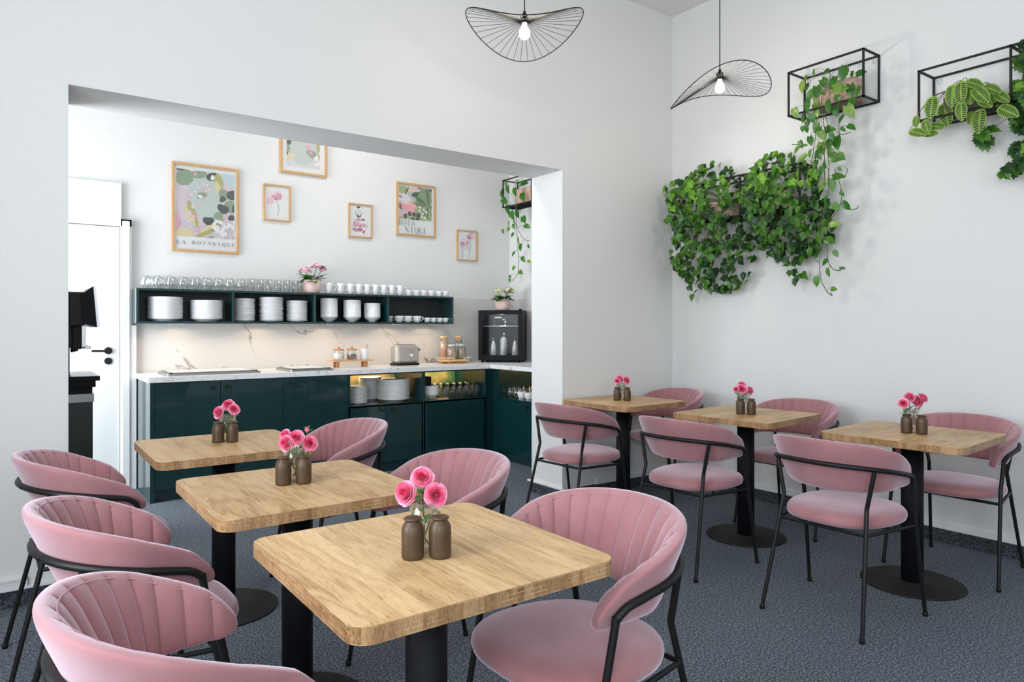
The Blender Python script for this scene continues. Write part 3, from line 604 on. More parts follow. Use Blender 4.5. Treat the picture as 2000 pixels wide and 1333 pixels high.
# buffet warming trays let into the worktop
def warmer(x0, x1, y0, y1, panes, label):
    t = thing('buffet_warming_tray', label, 'warming tray', ((x0+x1)/2, (y0+y1)/2, .912)); cx, cy = (x0+x1)/2, (y0+y1)/2
    f = MB(); X0, X1, Y0, Y1 = x0-cx, x1-cx, y0-cy, y1-cy
    f.rbox(X0, X1, Y0, Y1, .0005, .015, .01); fr = MB()
    b = .022
    for a0, a1, b0, b1 in ((X0+.02, X1-.02, Y0+.015, Y0+.015+b), (X0+.02, X1-.02, Y1-.015-b, Y1-.015), (X0+.02, X0+.02+b, Y0+.015, Y1-.015), (X1-.02-b, X1-.02, Y0+.015, Y1-.015)):
        fr.box(a0, a1, b0, b1, .015, .024)
    f.build('base_plate', M_STEEL, t, bevel=.002); fr.build('raised_rim', M_STEEL, t, bevel=.002)
    for i in range(panes):
        w_ = (X1-X0-.04-2*b)/panes; a = X0+.02+b+i*w_
        p = MB().rbox(a+.008, a+w_-.008, Y0+.05, Y1-.05, .015, .026, .02, b=.004).build('lid', M_PORC, t)
        MB().tube([(a+w_*.42, Y1-.07, .025),(a+w_*.42, Y1-.07, .036),(a+w_*.58, Y1-.07, .036),(a+w_*.58, Y1-.07, .025)], .004, 8).build('lid_handle', M_STEEL, p)
warmer(.965, 1.640, 5.630, 6.03, 2, 'wide steel buffet warming tray with two white lids on the worktop')
warmer(1.870, 2.230, 5.600, 6.00, 2, 'small steel buffet warming tray on the worktop left of the jars')

# serving board with jars and pot
t = thing('serving_board', 'raised wooden serving board on four short feet under small jars', 'serving board', (2.527, 5.95, .912))
m = MB(); m.rbox(-.195, .195, -.065, .065, .052, .066, .02, b=.002); m.build('board', M_BAMBOO2, t)
MB().tube([(.195,-.02,.059),(.212,-.02,.059),(.212,.02,.059),(.195,.02,.059)], .004, 8).build('handle', M_LIDW, t)
for sx in (-.135, .135):
    for sy in (-.038, .038): MB().box(sx-.011, sx+.011, sy-.010, sy+.010, 0, .052).build('foot', M_LIDW, t)
def storage_jar(x, y, fill, label, fh):
    t = thing('storage_jar', label, 'jar', (x, y, .978))
    MB().lathe([(0,0),(.045,0),(.049,.006),(.049,.062),(.041,.078),(.041,.090),(.0395,.090),(.0395,.077),(.047,.060),(.047,.008),(0,.004)], n=36).build('jar_glass', M_GLASS, t)
    MB().lathe([(0,.006),(.0455,.007),(.0455,fh),(.02,fh+.004),(0,fh+.003)], n=30).build('contents', fill, t)
    l = MB(); l.lathe([(0,.090),(.047,.090),(.049,.094),(.046,.099),(0,.100)], n=30); l.build('lid', M_LIDW, t)
    MB().lathe([(0,.100),(.010,.100),(.008,.106),(.011,.114),(.007,.120),(0,.121)], n=16).build('knob', M_LIDW, t)
storage_jar(2.408, 5.93, M_SUGAR, 'glass jar of white sugar with wooden lid on the serving board', .060)
storage_jar(2.532, 5.93, M_GRAIN, 'glass jar of dark brown granules with wooden lid on the serving board', .050)
t = thing('honey_pot', 'plain white ceramic pot with a wooden dipper on the serving board', 'pot', (2.652, 5.93, .978))
MB().lathe([(0,0),(.034,0),(.038,.004),(.035,.075),(.032,.094),(.028,.098),(.0,.098)], n=30).build('pot_body', M_PORCB, t)
MB().tube([(.018,0,.094),(.034,0,.140)], [.005,.0035], 8).build('dipper', M_LIDW, t)

# toaster
t = thing('toaster', 'retro taupe two slot toaster with chrome dial on the worktop', 'toaster', (3.082, 5.965, .912))
b_ = MB(); b_.rbox(-.128, .128, -.075, .075, .018, .195, .045, b=.022, n=8); b_.build('toaster_body', M_TAUPE, t)
MB().rbox(-.133, .133, -.080, .080, 0, .020, .045, b=.003, n=8).build('base', M_DGREY, t)
m = MB(); m.box(-.095, .095, -.040, -.012, .188, .197); m.box(-.095, .095, .012, .040, .188, .197); m.build('slot', M_DGREY, t)
m = MB(); m.disc((.030,-.076,.096), (0,-1,0), .023, 28, th=.008); m.build('dial_ring', M_SILVER, t)
m = MB(); m.disc((.030,-.084,.096), (0,-1,0), .014, 24, th=.007); m.build('dial', M_WHITEPL, t)
for dx in (-.024, 0, .024):
    MB().disc((.030+dx,-.076,.052), (0,-1,0), .0085, 20, th=.004).build('button', M_SILVER, t)
lv = MB(); lv.box(.128, .150, -.010, .010, .138, .148); lv.box(.146, .156, -.018, .018, .134, .152); lv.build('lever', M_BLACKM, t, bevel=.002)
def text(name, s, size, mat, parent, M, align='CENTER', ext=.0004, sx=1.0, space=1.0):
    cu = bpy.data.curves.new(name, 'FONT'); cu.body = s; cu.size = size; cu.align_x = align; cu.extrude = ext; cu.space_character = space
    tmp = bpy.data.objects.new(name, cu); me = bpy.data.meshes.new_from_object(tmp); bpy.data.objects.remove(tmp)
    me.materials.clear(); me.materials.append(mat)
    o = bpy.data.objects.new(name, me); COL.objects.link(o); o.parent = parent; o.matrix_local = M @ Matrix.Scale(sx, 4, (1,0,0)); return o
FACE_Y = Matrix.Rotation(PI/2, 4, 'X')      # lettering standing up, facing -y

text('lettering', 'swan', .026, M_SILVER, bpy.data.objects['toaster'], Matrix.Translation((.030,-.0758,.132)) @ FACE_Y)

# wooden tray with four cereal jars
t = thing('jar_tray', 'round cornered bamboo tray with white wire handles under the cereal jars', 'tray', (3.640, 5.985, .912), rz=0)
MB().rbox(-.155, .155, -.10, .10, .020, .040, .05, b=.003, n=8).build('tray_board', M_BAMBOO, t)
MB().rbox(-.10, .10, -.07, .07, 0, .020, .03, n=6).build('tray_foot', M_LIDW, t)
for s in (-1, 1):
    MB().tube(smooth_path([(s*.060,-.103,.028),(s*.062,-.104,.050),(s*.13,-.100,.056),(s*.168,-.05,.056),(s*.168,.05,.056),(s*.13,.10,.056),(s*.062,.104,.05),(s*.06,.103,.028)], 4), .0035, 8).build('wire_handle', M_WHITEPL, t)
def cereal_jar(x, y, r, h, fill, label, wood):
    t = thing('cereal_jar', label, 'jar', (x, y, .952))
    n_ = .72
    MB().lathe([(0,0),(r*.9,0),(r,.010),(r,h*.70),(r*n_,h*.84),(r*n_,h*.90),(r*n_-.003,h*.90),(r*n_-.003,h*.84),(r-.003,h*.69),(r-.003,.012),(0,.006)], n=36).build('jar_glass', M_GLASS, t)
    MB().lathe([(0,.007),(r*.86,.008),(r-.006,.016),(r-.006,h*.68),(r*n_-.008,h*.80 if wood else h*.74),(0,h*.80 if wood else h*.74)], n=30).build('contents', fill, t)
    l = MB()
    if wood: l.lathe([(0,h*.90),(r*n_+.004,h*.90),(r*n_+.004,h),(0,h)], n=30); l.build('lid', M_BAMBOO, t)
    else:
        l.lathe([(0,h*.90),(r*n_+.002,h*.90),(r*n_+.004,h*.93),(r*.5,h),(0,h)], n=30); l.build('lid', M_LABEL, t)
        w_ = MB(); w_.tube([(r*n_+.004, 0, h*.80),(r*n_+.010, 0, h*.95),(r*.4, 0, h+.006),(-r*.4,0,h+.006),(-r*n_-.010,0,h*.95),(-r*n_-.004,0,h*.80)], .0018, 6)
        w_.tube([(r*n_*math.cos(a)*1.04, r*n_*math.sin(a)*1.04, h*.85) for a in [2*PI*i/24 for i in range(24)]], .0018, 6, closed=True)
        w_.tube([(r*n_+.01, 0, h*.95),(r+.012,-.01,h*.62)], .0018, 6)
        w_.build('wire_clasp', M_SILVER, t)
    return t
cereal_jar(3.562, 6.045, .048, .230, M_CEREAL, 'tall glass jar of orange cornflakes with wooden lid, rear left on the tray', True)
cereal_jar(3.728, 6.045, .048, .230, M_CEREAL3, 'tall glass jar of dark seeds with wooden lid, rear right on the tray', True)
cereal_jar(3.585, 5.935, .046, .150, M_CEREAL2, 'short swing top jar of reddish muesli, front left on the tray', False)
cereal_jar(3.695, 5.935, .046, .150, M_CEREAL3, 'short swing top jar of grey muesli, front right on the tray', False)

# small drinks cooler standing across the corner
t = thing('drinks_cooler', 'black mini fridge with glass door and bottles across the worktop corner', 'fridge', (4.07, 5.79, .912), rz=-PI/4)
W_, D_, H0, H1 = .226, .36, .018, .535
c = MB(); s_ = .022
c.box(-W_, W_, D_-s_, D_, H0, H1); c.box(-W_, -W_+s_, .04, D_-s_, H0, H1); c.box(W_-s_, W_, .04, D_-s_, H0, H1); c.box(-W_+s_, W_-s_, .04, D_-s_, H0, H0+s_+.02); c.box(-W_+s_, W_-s_, .04, D_-s_, H1-s_, H1)
c.build('cabinet', M_DGREY, t, bevel=.003)
for sx in (-.19, .19):
    for y in (.05, .32): MB().lathe([(0,0),(.014,0),(.014,.018),(0,.018)], c=(sx, y, 0), n=16).build('foot', M_BLACKGL, t)
d = MB(); b_ = .040
d.box(-W_, -W_+b_, 0, .036, H0+.004, H1-.004); d.box(W_-b_, W_, 0, .036, H0+.004, H1-.004); d.box(-W_+b_, W_-b_, 0, .036, H0+.004, H0+.004+b_+.012); d.box(-W_+b_, W_-b_, 0, .036, H1-.004-b_, H1-.004)
dd = d.build('door', M_BLACKGL, t, bevel=.002)
MB().box(-W_+b_, W_-b_, .010, .016, H0+b_, H1-b_).build('door_glass', M_COOLGL, dd)
MB().box(W_-.03, W_-.005, -.004, .02, H1-.004, H1+.012).build('hinge_cap', M_BLACKGL, t, bevel=.002)
sh = MB()
for i in range(19): x = -.175+i*.35/18; sh.tube([(x,.06,.372),(x,.31,.372)], .002, 6)
for y in (.055,.18,.31): sh.tube([(-.18,y,.370),(.18,y,.370)], .003, 6)
sh.build('wire_shelf', M_SILVER, t)
text('lettering', 'primo', .028, M_SILVER, t, Matrix.Translation((-.02,-.0012+.009,.452)) @ FACE_Y)
l = bpy.data.lights.new('cooler_fill_light', 'POINT'); l.energy = 3.0; l.color = (.9,.95,1); l.shadow_soft_size = .02; o = bpy.data.objects.new('cooler_fill_light', l); COL.objects.link(o); o.location = Matrix.Translation((4.07, 5.79, .912)) @ Matrix.Rotation(-PI/4, 4, 'Z') @ Vector((0, .08, .49))  # added, unseen lamp that brightens the bottles
FM = Matrix.Translation((4.07, 5.79, .912)) @ Matrix.Rotation(-PI/4, 4, 'Z')
def in_fridge(name, label, cat, x, y, z, group): 
    p = FM @ Vector((x, y, z)); return thing(name, label, cat, p, 0, group)
def milk_bottle(x, y, h, r, mat, label, shoulder=.62):
    t = in_fridge('milk_bottle', label, 'bottle', x, y, H0+s_+.021, 'bottles in the cooler')
    nk = r*.42
    MB().lathe([(0,0),(r*.95,0),(r,.006),(r*.98,h*shoulder*.75),(nk,h*.86),(nk,h*.96),(nk*1.15,h*.965),(nk*1.15,h),(nk*.9,h),(nk-.002,h*.86),(r*.98-.003,h*shoulder*.75),(r*.9,.008),(0,.006)], n=30).build('bottle_glass', M_GLASS, t)
    MB().lathe([(0,.008),(r*.92,.009),(r*.97-.005,h*shoulder*.75),(nk-.004,h*.84),(0,h*.84)], n=30).build('milk', mat, t)
milk_bottle(-.092, .13, .185, .036, M_MILK, 'small bottle of white milk at the left of the cooler floor')
milk_bottle(.018, .12, .235, .042, M_MILK, 'tall bottle of white milk in the middle of the cooler floor', 1.02)
milk_bottle(.135, .13, .185, .036, M_MILK2, 'small bottle of beige milk at the right of the cooler floor')
for i, x in enumerate((-.085, .030, .135)):
    t2 = in_fridge('dessert_glass', 'stemmed glass dish on the cooler shelf, %s' % ('left one','middle one above the tall bottle','right one')[i], 'glass', x, .14, .3755, 'glass dishes in the cooler')
    MB().lathe([(0,0),(.022,0),(.022,.003),(.006,.006),(.014,.03),(.018,.055),(.038,.066),(.038,.069),(.015,.060),(0,.034)], n=26).build('dish', M_GLASS, t2)

# flowering pot plants
rng = random.Random(11)
def leaf_faces(mb, o, d, n, ln, w, mi=0, kind='oval', curl=.18, rows=5):
    """one curved leaf: base o, direction d, normal n"""
    d = Vector(d).normalized(); n = Vector(n); n = (n - d*n.dot(d))
    n = n.normalized() if n.length > 1e-5 else d.orthogonal().normalized()
    s = d.cross(n); o = Vector(o); v = []; f = []
    prof = {'oval': (.05,.72,1.0,.80,.02), 'heart': (.55,1.0,.92,.55,.0), 'long': (.1,.8,1.0,.7,.0)}[kind]
    k = len(prof)
    for i in range(k):
        t = i/(k-1); c = o + d*ln*t - n*ln*curl*t*t
        hw = w*.5*prof[i]
        back = -.16*ln if (kind == 'heart' and i == 0) else 0
        v += [c - s*hw + d*back + n*hw*.22, c, c + s*hw + d*back + n*hw*.22]
    for i in range(k-1):
        a = i*3; f += [(a, a+1, a+4, a+3), (a+1, a+2, a+5, a+4)]
    mb.add(v, f, mi, True)
LOBE = [(0,.02),(.16,-.03),(.36,.04),(.30,.16),(.50,.30),(.36,.40),(.42,.56),(.22,.55),(.24,.74),(.12,.78),(0,1.0)]
def lobed_leaf(mb, o, d, n, ln, mi=0, curl=.22):
    d = Vector(d).normalized(); n = Vector(n); n = (n - d*n.dot(d)); n = n.normalized() if n.length > 1e-5 else d.orthogonal().normalized()
    s = d.cross(n); o = Vector(o); mid = [(0,.02),(0,.18),(0,.36),(0,.60),(0,1.0)]
    def P(x, y): return o + d*ln*y + s*ln*x + n*ln*(-curl*y*y + abs(x)*.28)
    for sg in (1,-1):
        v = [P(0,.0)] + [P(sg*x, y) for x, y in LOBE[1:]] + [P(0,.55), P(0,.28)]
        idx = [(0,1,2,3),(0,3,12),(12,3,4,5),(12,5,11),(11,5,6,7),(11,7,8,9),(11,9,10)]
        # indices: 0 base,1..10 lobe points,11 mid .55,12 mid .28
        idx = [(0,1,2,3),(0,3,12),(12,3,4,5),(12,5,11),(11,5,6,7),(11,7,8,9),(11,9,10)]
        if sg < 0: idx = [tuple(reversed(q)) for q in idx]
        mb.add(v, idx, mi, True)
def kalanchoe(x, y, z, r, h, label, fm, heads):
    t = thing('flowering_pot_plant', label, 'potted plant', (x, y, z))
    MB().lathe([(0,0),(r*.80,0),(r*.93,.014),(r,.035),(r,h),(r*.93,h),(r*.93,h-.02),(0,h-.02)], n=36).build('pot', M_PINKPOT, t)
    MB().lathe([(0,h-.018),(r*.92,h-.018),(0,h-.010)], n=24).build('soil', M_SOIL, t)
    lv = MB()
    for i in range(22):
        a = 2*PI*i/22*1.7+rng.uniform(-.3,.3); el = rng.uniform(-.05,.75); ro = rng.uniform(.0,.5)*r
        d_ = Vector((math.cos(a)*math.cos(el), math.sin(a)*math.cos(el), math.sin(el)))
        leaf_faces(lv, (ro*math.cos(a), ro*math.sin(a), h-.012+rng.uniform(0,.03)), d_, (0,0,1), rng.uniform(.08,.125), rng.uniform(.05,.075), rng.choice((0,0,1)), 'oval', .25)
    lv.build('foliage', [M_HEART[0], M_LEAF[1]], t)
    for hx, hy, hz, hr in heads:
        s = MB(); s.tube(smooth_path([(hx*.3,hy*.3,h-.01),(hx*.7,hy*.7,hz*.7+h*.3),(hx,hy,hz-.01)],4), .003, 6); st = s.build('flower_stem', M_STEM, t)
        fl = MB()
        for i in range(95):
            a = rng.uniform(0,2*PI); q = math.sqrt(rng.random()); c = Vector((hx+hr*q*math.cos(a), hy+hr*q*math.sin(a), hz+.026*(1-q*q)+rng.uniform(-.010,.008)))
            up = Vector((math.cos(a)*q*.9, math.sin(a)*q*.9, 1)).normalized()
            for k in range(5):
                b = 2*PI*k/5+a; u = up.orthogonal().normalized(); w = up.cross(u)
                leaf_faces(fl, c, u*math.cos(b)+w*math.sin(b)+up*.35, up, .017, .015, 0, 'oval', .1)
        fl.build('flower_head', fm, st)
kalanchoe(2.212, 6.07, SZ1, .076, .118, 'pink flowering plant in a pale pink pot on the green wall shelf', M_KALP, ((-.062,-.01,.195,.050),(.052,.015,.235,.050),(.105,.0,.215,.022)))
p = FM @ Vector((0,.15,.535))
kalanchoe(p.x, p.y, .912+.535, .075, .118, 'cream flowering plant in a pale pink pot on top of the black cooler', M_KALY, ((-.075,-.03,.190,.040),(.045,-.05,.205,.055),(.095,.02,.185,.045)))

# coffee machine on its cabinet behind the left wall end
t = thing('coffee_station_cabinet', 'dark cabinet with grey worktop band behind the left wall end', 'cabinet', (0, 4.45, 0))
MB().box(-.16, .390, 0, .56, 0, .865).build('carcass', pm('dark_green_black_laminate', (.006,.014,.013), .4), t, bevel=.002)
MB().box(-.17, .396, -.004, .565, .865, .909).build('cabinet_top', pm('mid_grey_laminate', (.30,.31,.31), .5), t, bevel=.002)
t = thing('coffee_machine', 'black automatic coffee machine seen from its side above the dark cabinet', 'coffee machine', (0, 4.45, .909))
c = MB(); c.box(-.12, .284, .02, .42, 0, .565); c.build('machine_body', M_DGREY, t, bevel=.006)
MB().poly([(.284,.02),(.350,.02),(.350,.42),(.284,.42)], .375, .560).build('brew_head', M_DGREY, t, bevel=.004)
m = MB(); m.add([(.335,.0,.545),(.392,.0,.592),(.410,.0,.366),(.348,.0,.385),(.335,.44,.545),(.392,.44,.592),(.410,.44,.366),(.348,.44,.385)], [(3,2,1,0),(4,5,6,7),(0,1,5,4),(1,2,6,5),(2,3,7,6),(3,0,4,7)]); sc = m.build('screen_housing', M_BLACKGL, t)
m = MB(); m.add([(.392,-.004,.594),(.404,-.004,.592),(.424,-.004,.370),(.410,-.004,.366),(.392,.444,.594),(.404,.444,.592),(.424,.444,.370),(.410,.444,.366)], [(3,2,1,0),(4,5,6,7),(0,1,5,4),(1,2,6,5),(2,3,7,6),(3,0,4,7)]); m.build('screen_bezel', M_SILVER, sc)
MB().box(.300, .340, .06, .38, .245, .375).build('brew_unit', M_DGREY, t, bevel=.003)
m = MB(); m.box(.340,.358,.03,.41,.250,.378); m.box(.340,.384,.03,.41,.247,.262); m.build('spout', M_SILVER, t, bevel=.003)
for i in range(4): MB().lathe([(0,-.02),(.006,-.02),(.008,0),(0,0)], c=(.300+.012*i, .12+.06*i, .247), n=10).build('nozzle', M_DGREY, t)
m = MB(); m.poly([(.20,-.015),(.423,-.015),(.423,.44),(.20,.44)], .072, .098); m.poly([(.20,.01),(.405,.01),(.405,.42),(.20,.42)], .036, .072); m.poly([(.20,.02),(.390,.02),(.390,.41),(.20,.41)], 0, .036)
m.build('drip_tray', M_BLACKGL, t, bevel=.002)
m = MB()
for i in range(20): y = -.005+i*.022; m.box(.29, .415, y, y+.012, .098, .102)
m.build('drip_grid', M_SILVER, t)

# ---------------------------------------------------------------- framed prints on the kitchen wall
def clip(poly, x0, x1, z0, z1):
    def cut(P, ins, inter):
        out = []
        for i in range(len(P)):
            a, b = P[i-1], P[i]
            if ins(b):
                if not ins(a): out.append(inter(a, b))
                out.append(b)
            elif ins(a): out.append(inter(a, b))
        return out
    def ix(c): return lambda a, b: (c, a[1]+(b[1]-a[1])*(c-a[0])/(b[0]-a[0]))
    def iz(c): return lambda a, b: (a[0]+(b[0]-a[0])*(c-a[1])/(b[1]-a[1]), c)
    for ins, it in ((lambda p: p[0] >= x0, ix(x0)), (lambda p: p[0] <= x1, ix(x1)), (lambda p: p[1] >= z0, iz(z0)), (lambda p: p[1] <= z1, iz(z1))):
        if poly: poly = cut(poly, ins, it)
    return poly
PC = {}
def pcol(c):
    if c not in PC: PC[c] = pm('print_colour_%d' % len(PC), c, .6)
    return PC[c]
class Print:
    def __init__(s, w, h, rect): s.w, s.h, s.r = w, h, rect; s.mb = MB(); s.mats = []; s.k = 0
    def mat(s, c):
        m = pcol(c) if isinstance(c, tuple) else c
        if m not in s.mats: s.mats.append(m)
        return s.mats.index(m)
    def poly(s, pts, c, cl=True):
        """pts in 0..1 of the paper (x right, y up)"""
        P = [(x*s.w, y*s.h) for x, y in pts]
        if cl: P = clip(P, s.r[0]*s.w, s.r[1]*s.w, s.r[2]*s.h, s.r[3]*s.h)
        if len(P) < 3: return
        s.k += 1; y = -s.k*.00005
        s.mb.add([(x, y, z) for x, z in P], [tuple(range(len(P)))], s.mat(c))
    def blob(s, x, y, rx, ry, c, rot=0, wob=.12, n=22, seed=0):
        R = random.Random(seed+int(x*1000)+int(y*777)); ph = R.uniform(0,6); ph2 = R.uniform(0,6); a = math.radians(rot); P = []
        for i in range(n):
            q = 2*PI*i/n; k = 1+wob*math.sin(2*q+ph)+wob*.6*math.sin(3*q+ph2)
            u, v = rx*k*math.cos(q), ry*k*math.sin(q)*s.w/s.h
            P.append((x+u*math.cos(a)-v*s.h/s.w*math.sin(a), y+(u*math.sin(a))*s.w/s.h+v*math.cos(a)))
        s.poly(P, c)
    def leaf(s, x, y, ln, w, rot, c):
        a = math.radians(rot); P = []
        for i in range(9): t = i/8; P.append((t*ln, w*math.sin(PI*t)**.8))
        for i in range(7, 0, -1): t = i/8; P.append((t*ln, -w*math.sin(PI*t)**.8))
        s.poly([(x+u*math.cos(a)-v*math.sin(a), y+(u*math.sin(a)+v*math.cos(a))*s.w/s.h) for u, v in P], c)
    def line(s, pts, wd, c, cl=True):
        for (x0,y0),(x1,y1) in zip(pts, pts[1:]):
            dx, dy = (x1-x0)*s.w, (y1-y0)*s.h; L_ = math.hypot(dx, dy) or 1; nx, ny = -dy/L_*wd/2, dx/L_*wd/2
            s.poly([(x0+nx/s.w, y0+ny/s.h), (x1+nx/s.w, y1+ny/s.h), (x1-nx/s.w, y1-ny/s.h), (x0-nx/s.w, y0-ny/s.h)], c, cl)
    def glyphs(s, word, x, y, ch, cw, gap, c, thick=.15, thin=.035):
        """high contrast capitals drawn from thick and thin strokes"""
        def arc(cx, cy, rx, ry, a0, a1, n=14):
            for i in range(n):
                q0, q1 = math.radians(a0+(a1-a0)*i/n), math.radians(a0+(a1-a0)*(i+1)/n)
                w0 = thin+(thick-thin)*abs(math.cos((q0+q1)/2))**1.5
                yield ((cx+rx*math.cos(q0), cy+ry*math.sin(q0)), (cx+rx*math.cos(q1), cy+ry*math.sin(q1)), w0)
        G = {'L': [((.2,0),(.2,1),thick),((.1,0),(.85,0),thin),((.85,0),(.85,.2),thin),((.08,1),(.34,1),thin)],
             'A': [((.08,0),(.48,1),thin),((.48,1),(.86,0),thick),((.22,.36),(.72,.36),thin)],
             'B': [((.2,0),(.2,1),thick),((.1,1),(.5,1),thin),((.1,0),(.5,0),thin),((.2,.53),(.5,.53),thin)]+list(arc(.48,.765,.26,.235,-90,90))+list(arc(.48,.265,.32,.265,-90,90)),
             'O': list(arc(.5,.5,.40,.5,0,360,26)),
             'T': [((.5,0),(.5,1),thick),((.08,1),(.92,1),thin),((.08,1),(.08,.82),thin),((.92,1),(.92,.82),thin),((.36,0),(.64,0),thin)],
             'N': [((.15,0),(.15,1),thin),((.15,1),(.82,0),thick),((.82,0),(.82,1),thin),((.02,0),(.28,0),thin)],
             'I': [((.5,0),(.5,1),thick),((.32,1),(.68,1),thin),((.32,0),(.68,0),thin)],
             'Q': list(arc(.5,.5,.40,.5,0,360,26))+[((.42,.05),(.60,-.14),thin*2),((.60,-.14),(.95,-.18),thick*.7)],
             'U': [((.2,.3),(.2,1),thick),((.06,1),(.34,1),thin),((.82,.3),(.82,1),thin)]+list(arc(.51,.3,.31,.30,180,360)),
             'E': [((.2,0),(.2,1),thick),((.1,1),(.8,1),thin),((.1,0),(.85,0),thin),((.2,.52),(.62,.52),thin),((.8,1),(.8,.85),thin),((.85,0),(.85,.16),thin)]}
        cx = x
        for g in word:
            if g != ' ':
                for (a, b, wd) in G[g]: s.line([(cx+a[0]*cw, y+a[1]*ch), (cx+b[0]*cw, y+b[1]*ch)], wd*cw*s.w, c, False)
            cx += cw+gap
def framed(x0, x1, z0, z1, fw_, rect, art, label, bw=.010, bg=(.78,.78,.78)):
    t = thing('framed_print', label, 'picture', (x0, YK, z0)); W, H = x1-x0, z1-z0; fd = .022
    f = MB(); f.box(0, fw_, -fd, 0, 0, H); f.box(W-fw_, W, -fd, 0, 0, H); f.box(fw_, W-fw_, -fd, 0, 0, fw_); f.box(fw_, W-fw_, -fd, 0, H-fw_, H)
    f.build('frame', M_FRAMEW, t, bevel=.0015)
    MB().box(fw_, W-fw_, -.008, -.001, fw_, H-fw_).build('backing_paper', M_PAPER, t)
    p = Print(W-2*fw_, H-2*fw_, rect); 
    if bg is not None: p.poly([(rect[0],rect[2]),(rect[1],rect[2]),(rect[1],rect[3]),(rect[0],rect[3])], bg)
    art(p)
    o = p.mb.build('print', p.mats, t); o.location = (fw_, -.0082, fw_)
    MB().box(fw_, W-fw_, -.0165, -.0155, fw_, H-fw_).build('glass_pane', M_FRGL, t)
LIL, PNK, SAG, DKG, OLV, PALE, BLU, WHT, YEL = (.62,.53,.58), (.70,.36,.44), (.24,.33,.22), (.055,.075,.065), (.42,.40,.16), (.50,.56,.52), (.50,.60,.66), (.78,.77,.78), (.68,.58,.36)
def art_big(p):
    p.blob(.16,.86,.13,.16,SAG,20); p.blob(.08,.97,.10,.05,DKG); p.blob(.50,.62,.30,.36,PALE,25,.06)
    p.poly([(.70,1),(1,1),(1,.78),(.86,.80)], BLU); p.blob(.38,.91,.13,.075,SAG,10); p.blob(.33,.91,.03,.03,PNK)
    p.blob(.62,.90,.09,.095,DKG,30,.2); p.blob(.61,.89,.04,.04,WHT)
    p.leaf(.68,.96,.34,.075,-80,OLV); p.leaf(.66,.86,.28,.05,-75,YEL)
    p.blob(.80,.70,.09,.10,SAG); p.blob(.93,.70,.085,.09,DKG,0,.08); p.blob(.77,.64,.05,.055,DKG); p.blob(.90,.56,.10,.10,SAG,10); p.blob(.99,.53,.07,.07,DKG)
    p.blob(.78,.52,.085,.09,DKG,20,.16); p.blob(.70,.43,.09,.06,SAG); p.blob(.92,.42,.055,.055,DKG)
    p.leaf(.33,.14,.62,.075,38,OLV); p.leaf(.38,.20,.40,.035,36,YEL); p.blob(.54,.36,.08,.08,DKG,20,.16)
    p.leaf(.20,.62,.55,.055,-72,OLV); p.leaf(.15,.52,.40,.05,-62,YEL)
    p.blob(.12,.16,.20,.12,YEL,0,.1)
    for i,(x,y) in enumerate(((.50,.72),(.46,.80),(.38,.75),(.42,.67),(.33,.70),(.26,.66),(.22,.60),(.30,.52),(.24,.44),(.30,.40),(.22,.34),(.26,.28),(.36,.25),(.52,.79),(.55,.74))):
        p.blob(x,y,.038,.034,PNK if i%3==0 else LIL,i*23,.15); p.blob(x,y,.014,.013,(.82,.70,.76))
    p.blob(.43,.66,.075,.05,SAG,0,.2); p.blob(.41,.645,.035,.03,WHT); p.blob(.42,.57,.05,.03,LIL)
    p.poly([(0,.50),(.06,.42),(.10,.30),(.04,.22),(0,.24)], PNK)
    p.poly([(.36,.0),(.62,.0),(.68,.10),(.60,.18),(.38,.13)], SAG)
    for i in range(26):
        R = random.Random(i); x, y = .58+R.random()*.42, .10+R.random()*.27
        p.blob(x,y,.038,.034,WHT,R.uniform(0,90),.15,14,i)
    for x,y,r in ((.84,.14,.05),(.78,.06,.04),(.95,.05,.06),(.90,.04,.05),(.98,.17,.04)): p.blob(x,y,r,r*.6,PNK,-25)
    p.blob(.10,.06,.16,.035,PNK,0,.1); p.blob(.44,.06,.05,.05,PALE); p.blob(.52,.10,.04,.03,WHT)
    p.glyphs('LA BOTANIQUE', .035, .064, .040, .058, .0225, M_INK)
def art_top(p):
    p.blob(.50,.45,.36,.40,PALE,0,.05); p.blob(.16,.78,.16,.13,OLV); p.blob(.10,.55,.14,.12,DKG,20); p.blob(.38,.85,.16,.05,DKG); p.blob(.08,.40,.10,.12,SAG); p.blob(.08,.30,.06,.07,DKG); p.leaf(.05,.20,.3,.07,30,YEL)
    p.blob(.92,.45,.12,.40,OLV,10)
    for i in range(20):
        R = random.Random(i+40); p.blob(.58+R.random()*.36,.18+R.random()*.5,.055,.05,(LIL,PNK,WHT,LIL)[i%4],R.uniform(0,90),.15,14,i)
    p.blob(.68,.36,.11,.09,SAG); p.blob(.66,.38,.05,.04,PNK)
def flower(p, c, spots, stems):
    for x, y, rx, ry, rot, cc in spots: p.blob(x, y, rx, ry, cc, rot, .14)
    for st in stems: p.line(st, .0035, (.20,.14,.16))
def art_s1(p):
    a, b, c = (.78,.52,.58), (.66,.33,.42), (.82,.66,.70)
    flower(p, None, ((.30,.72,.17,.12,-30,c),(.52,.76,.15,.13,60,a),(.22,.54,.17,.13,20,a),(.60,.70,.15,.12,-20,b),(.80,.69,.12,.05,10,c),(.42,.66,.14,.10,0,b),(.46,.62,.05,.05,0,(.45,.16,.25))),
        [[(.46,.62),(.55,.45),(.60,.33),(.56,.22),(.50,.12)]])
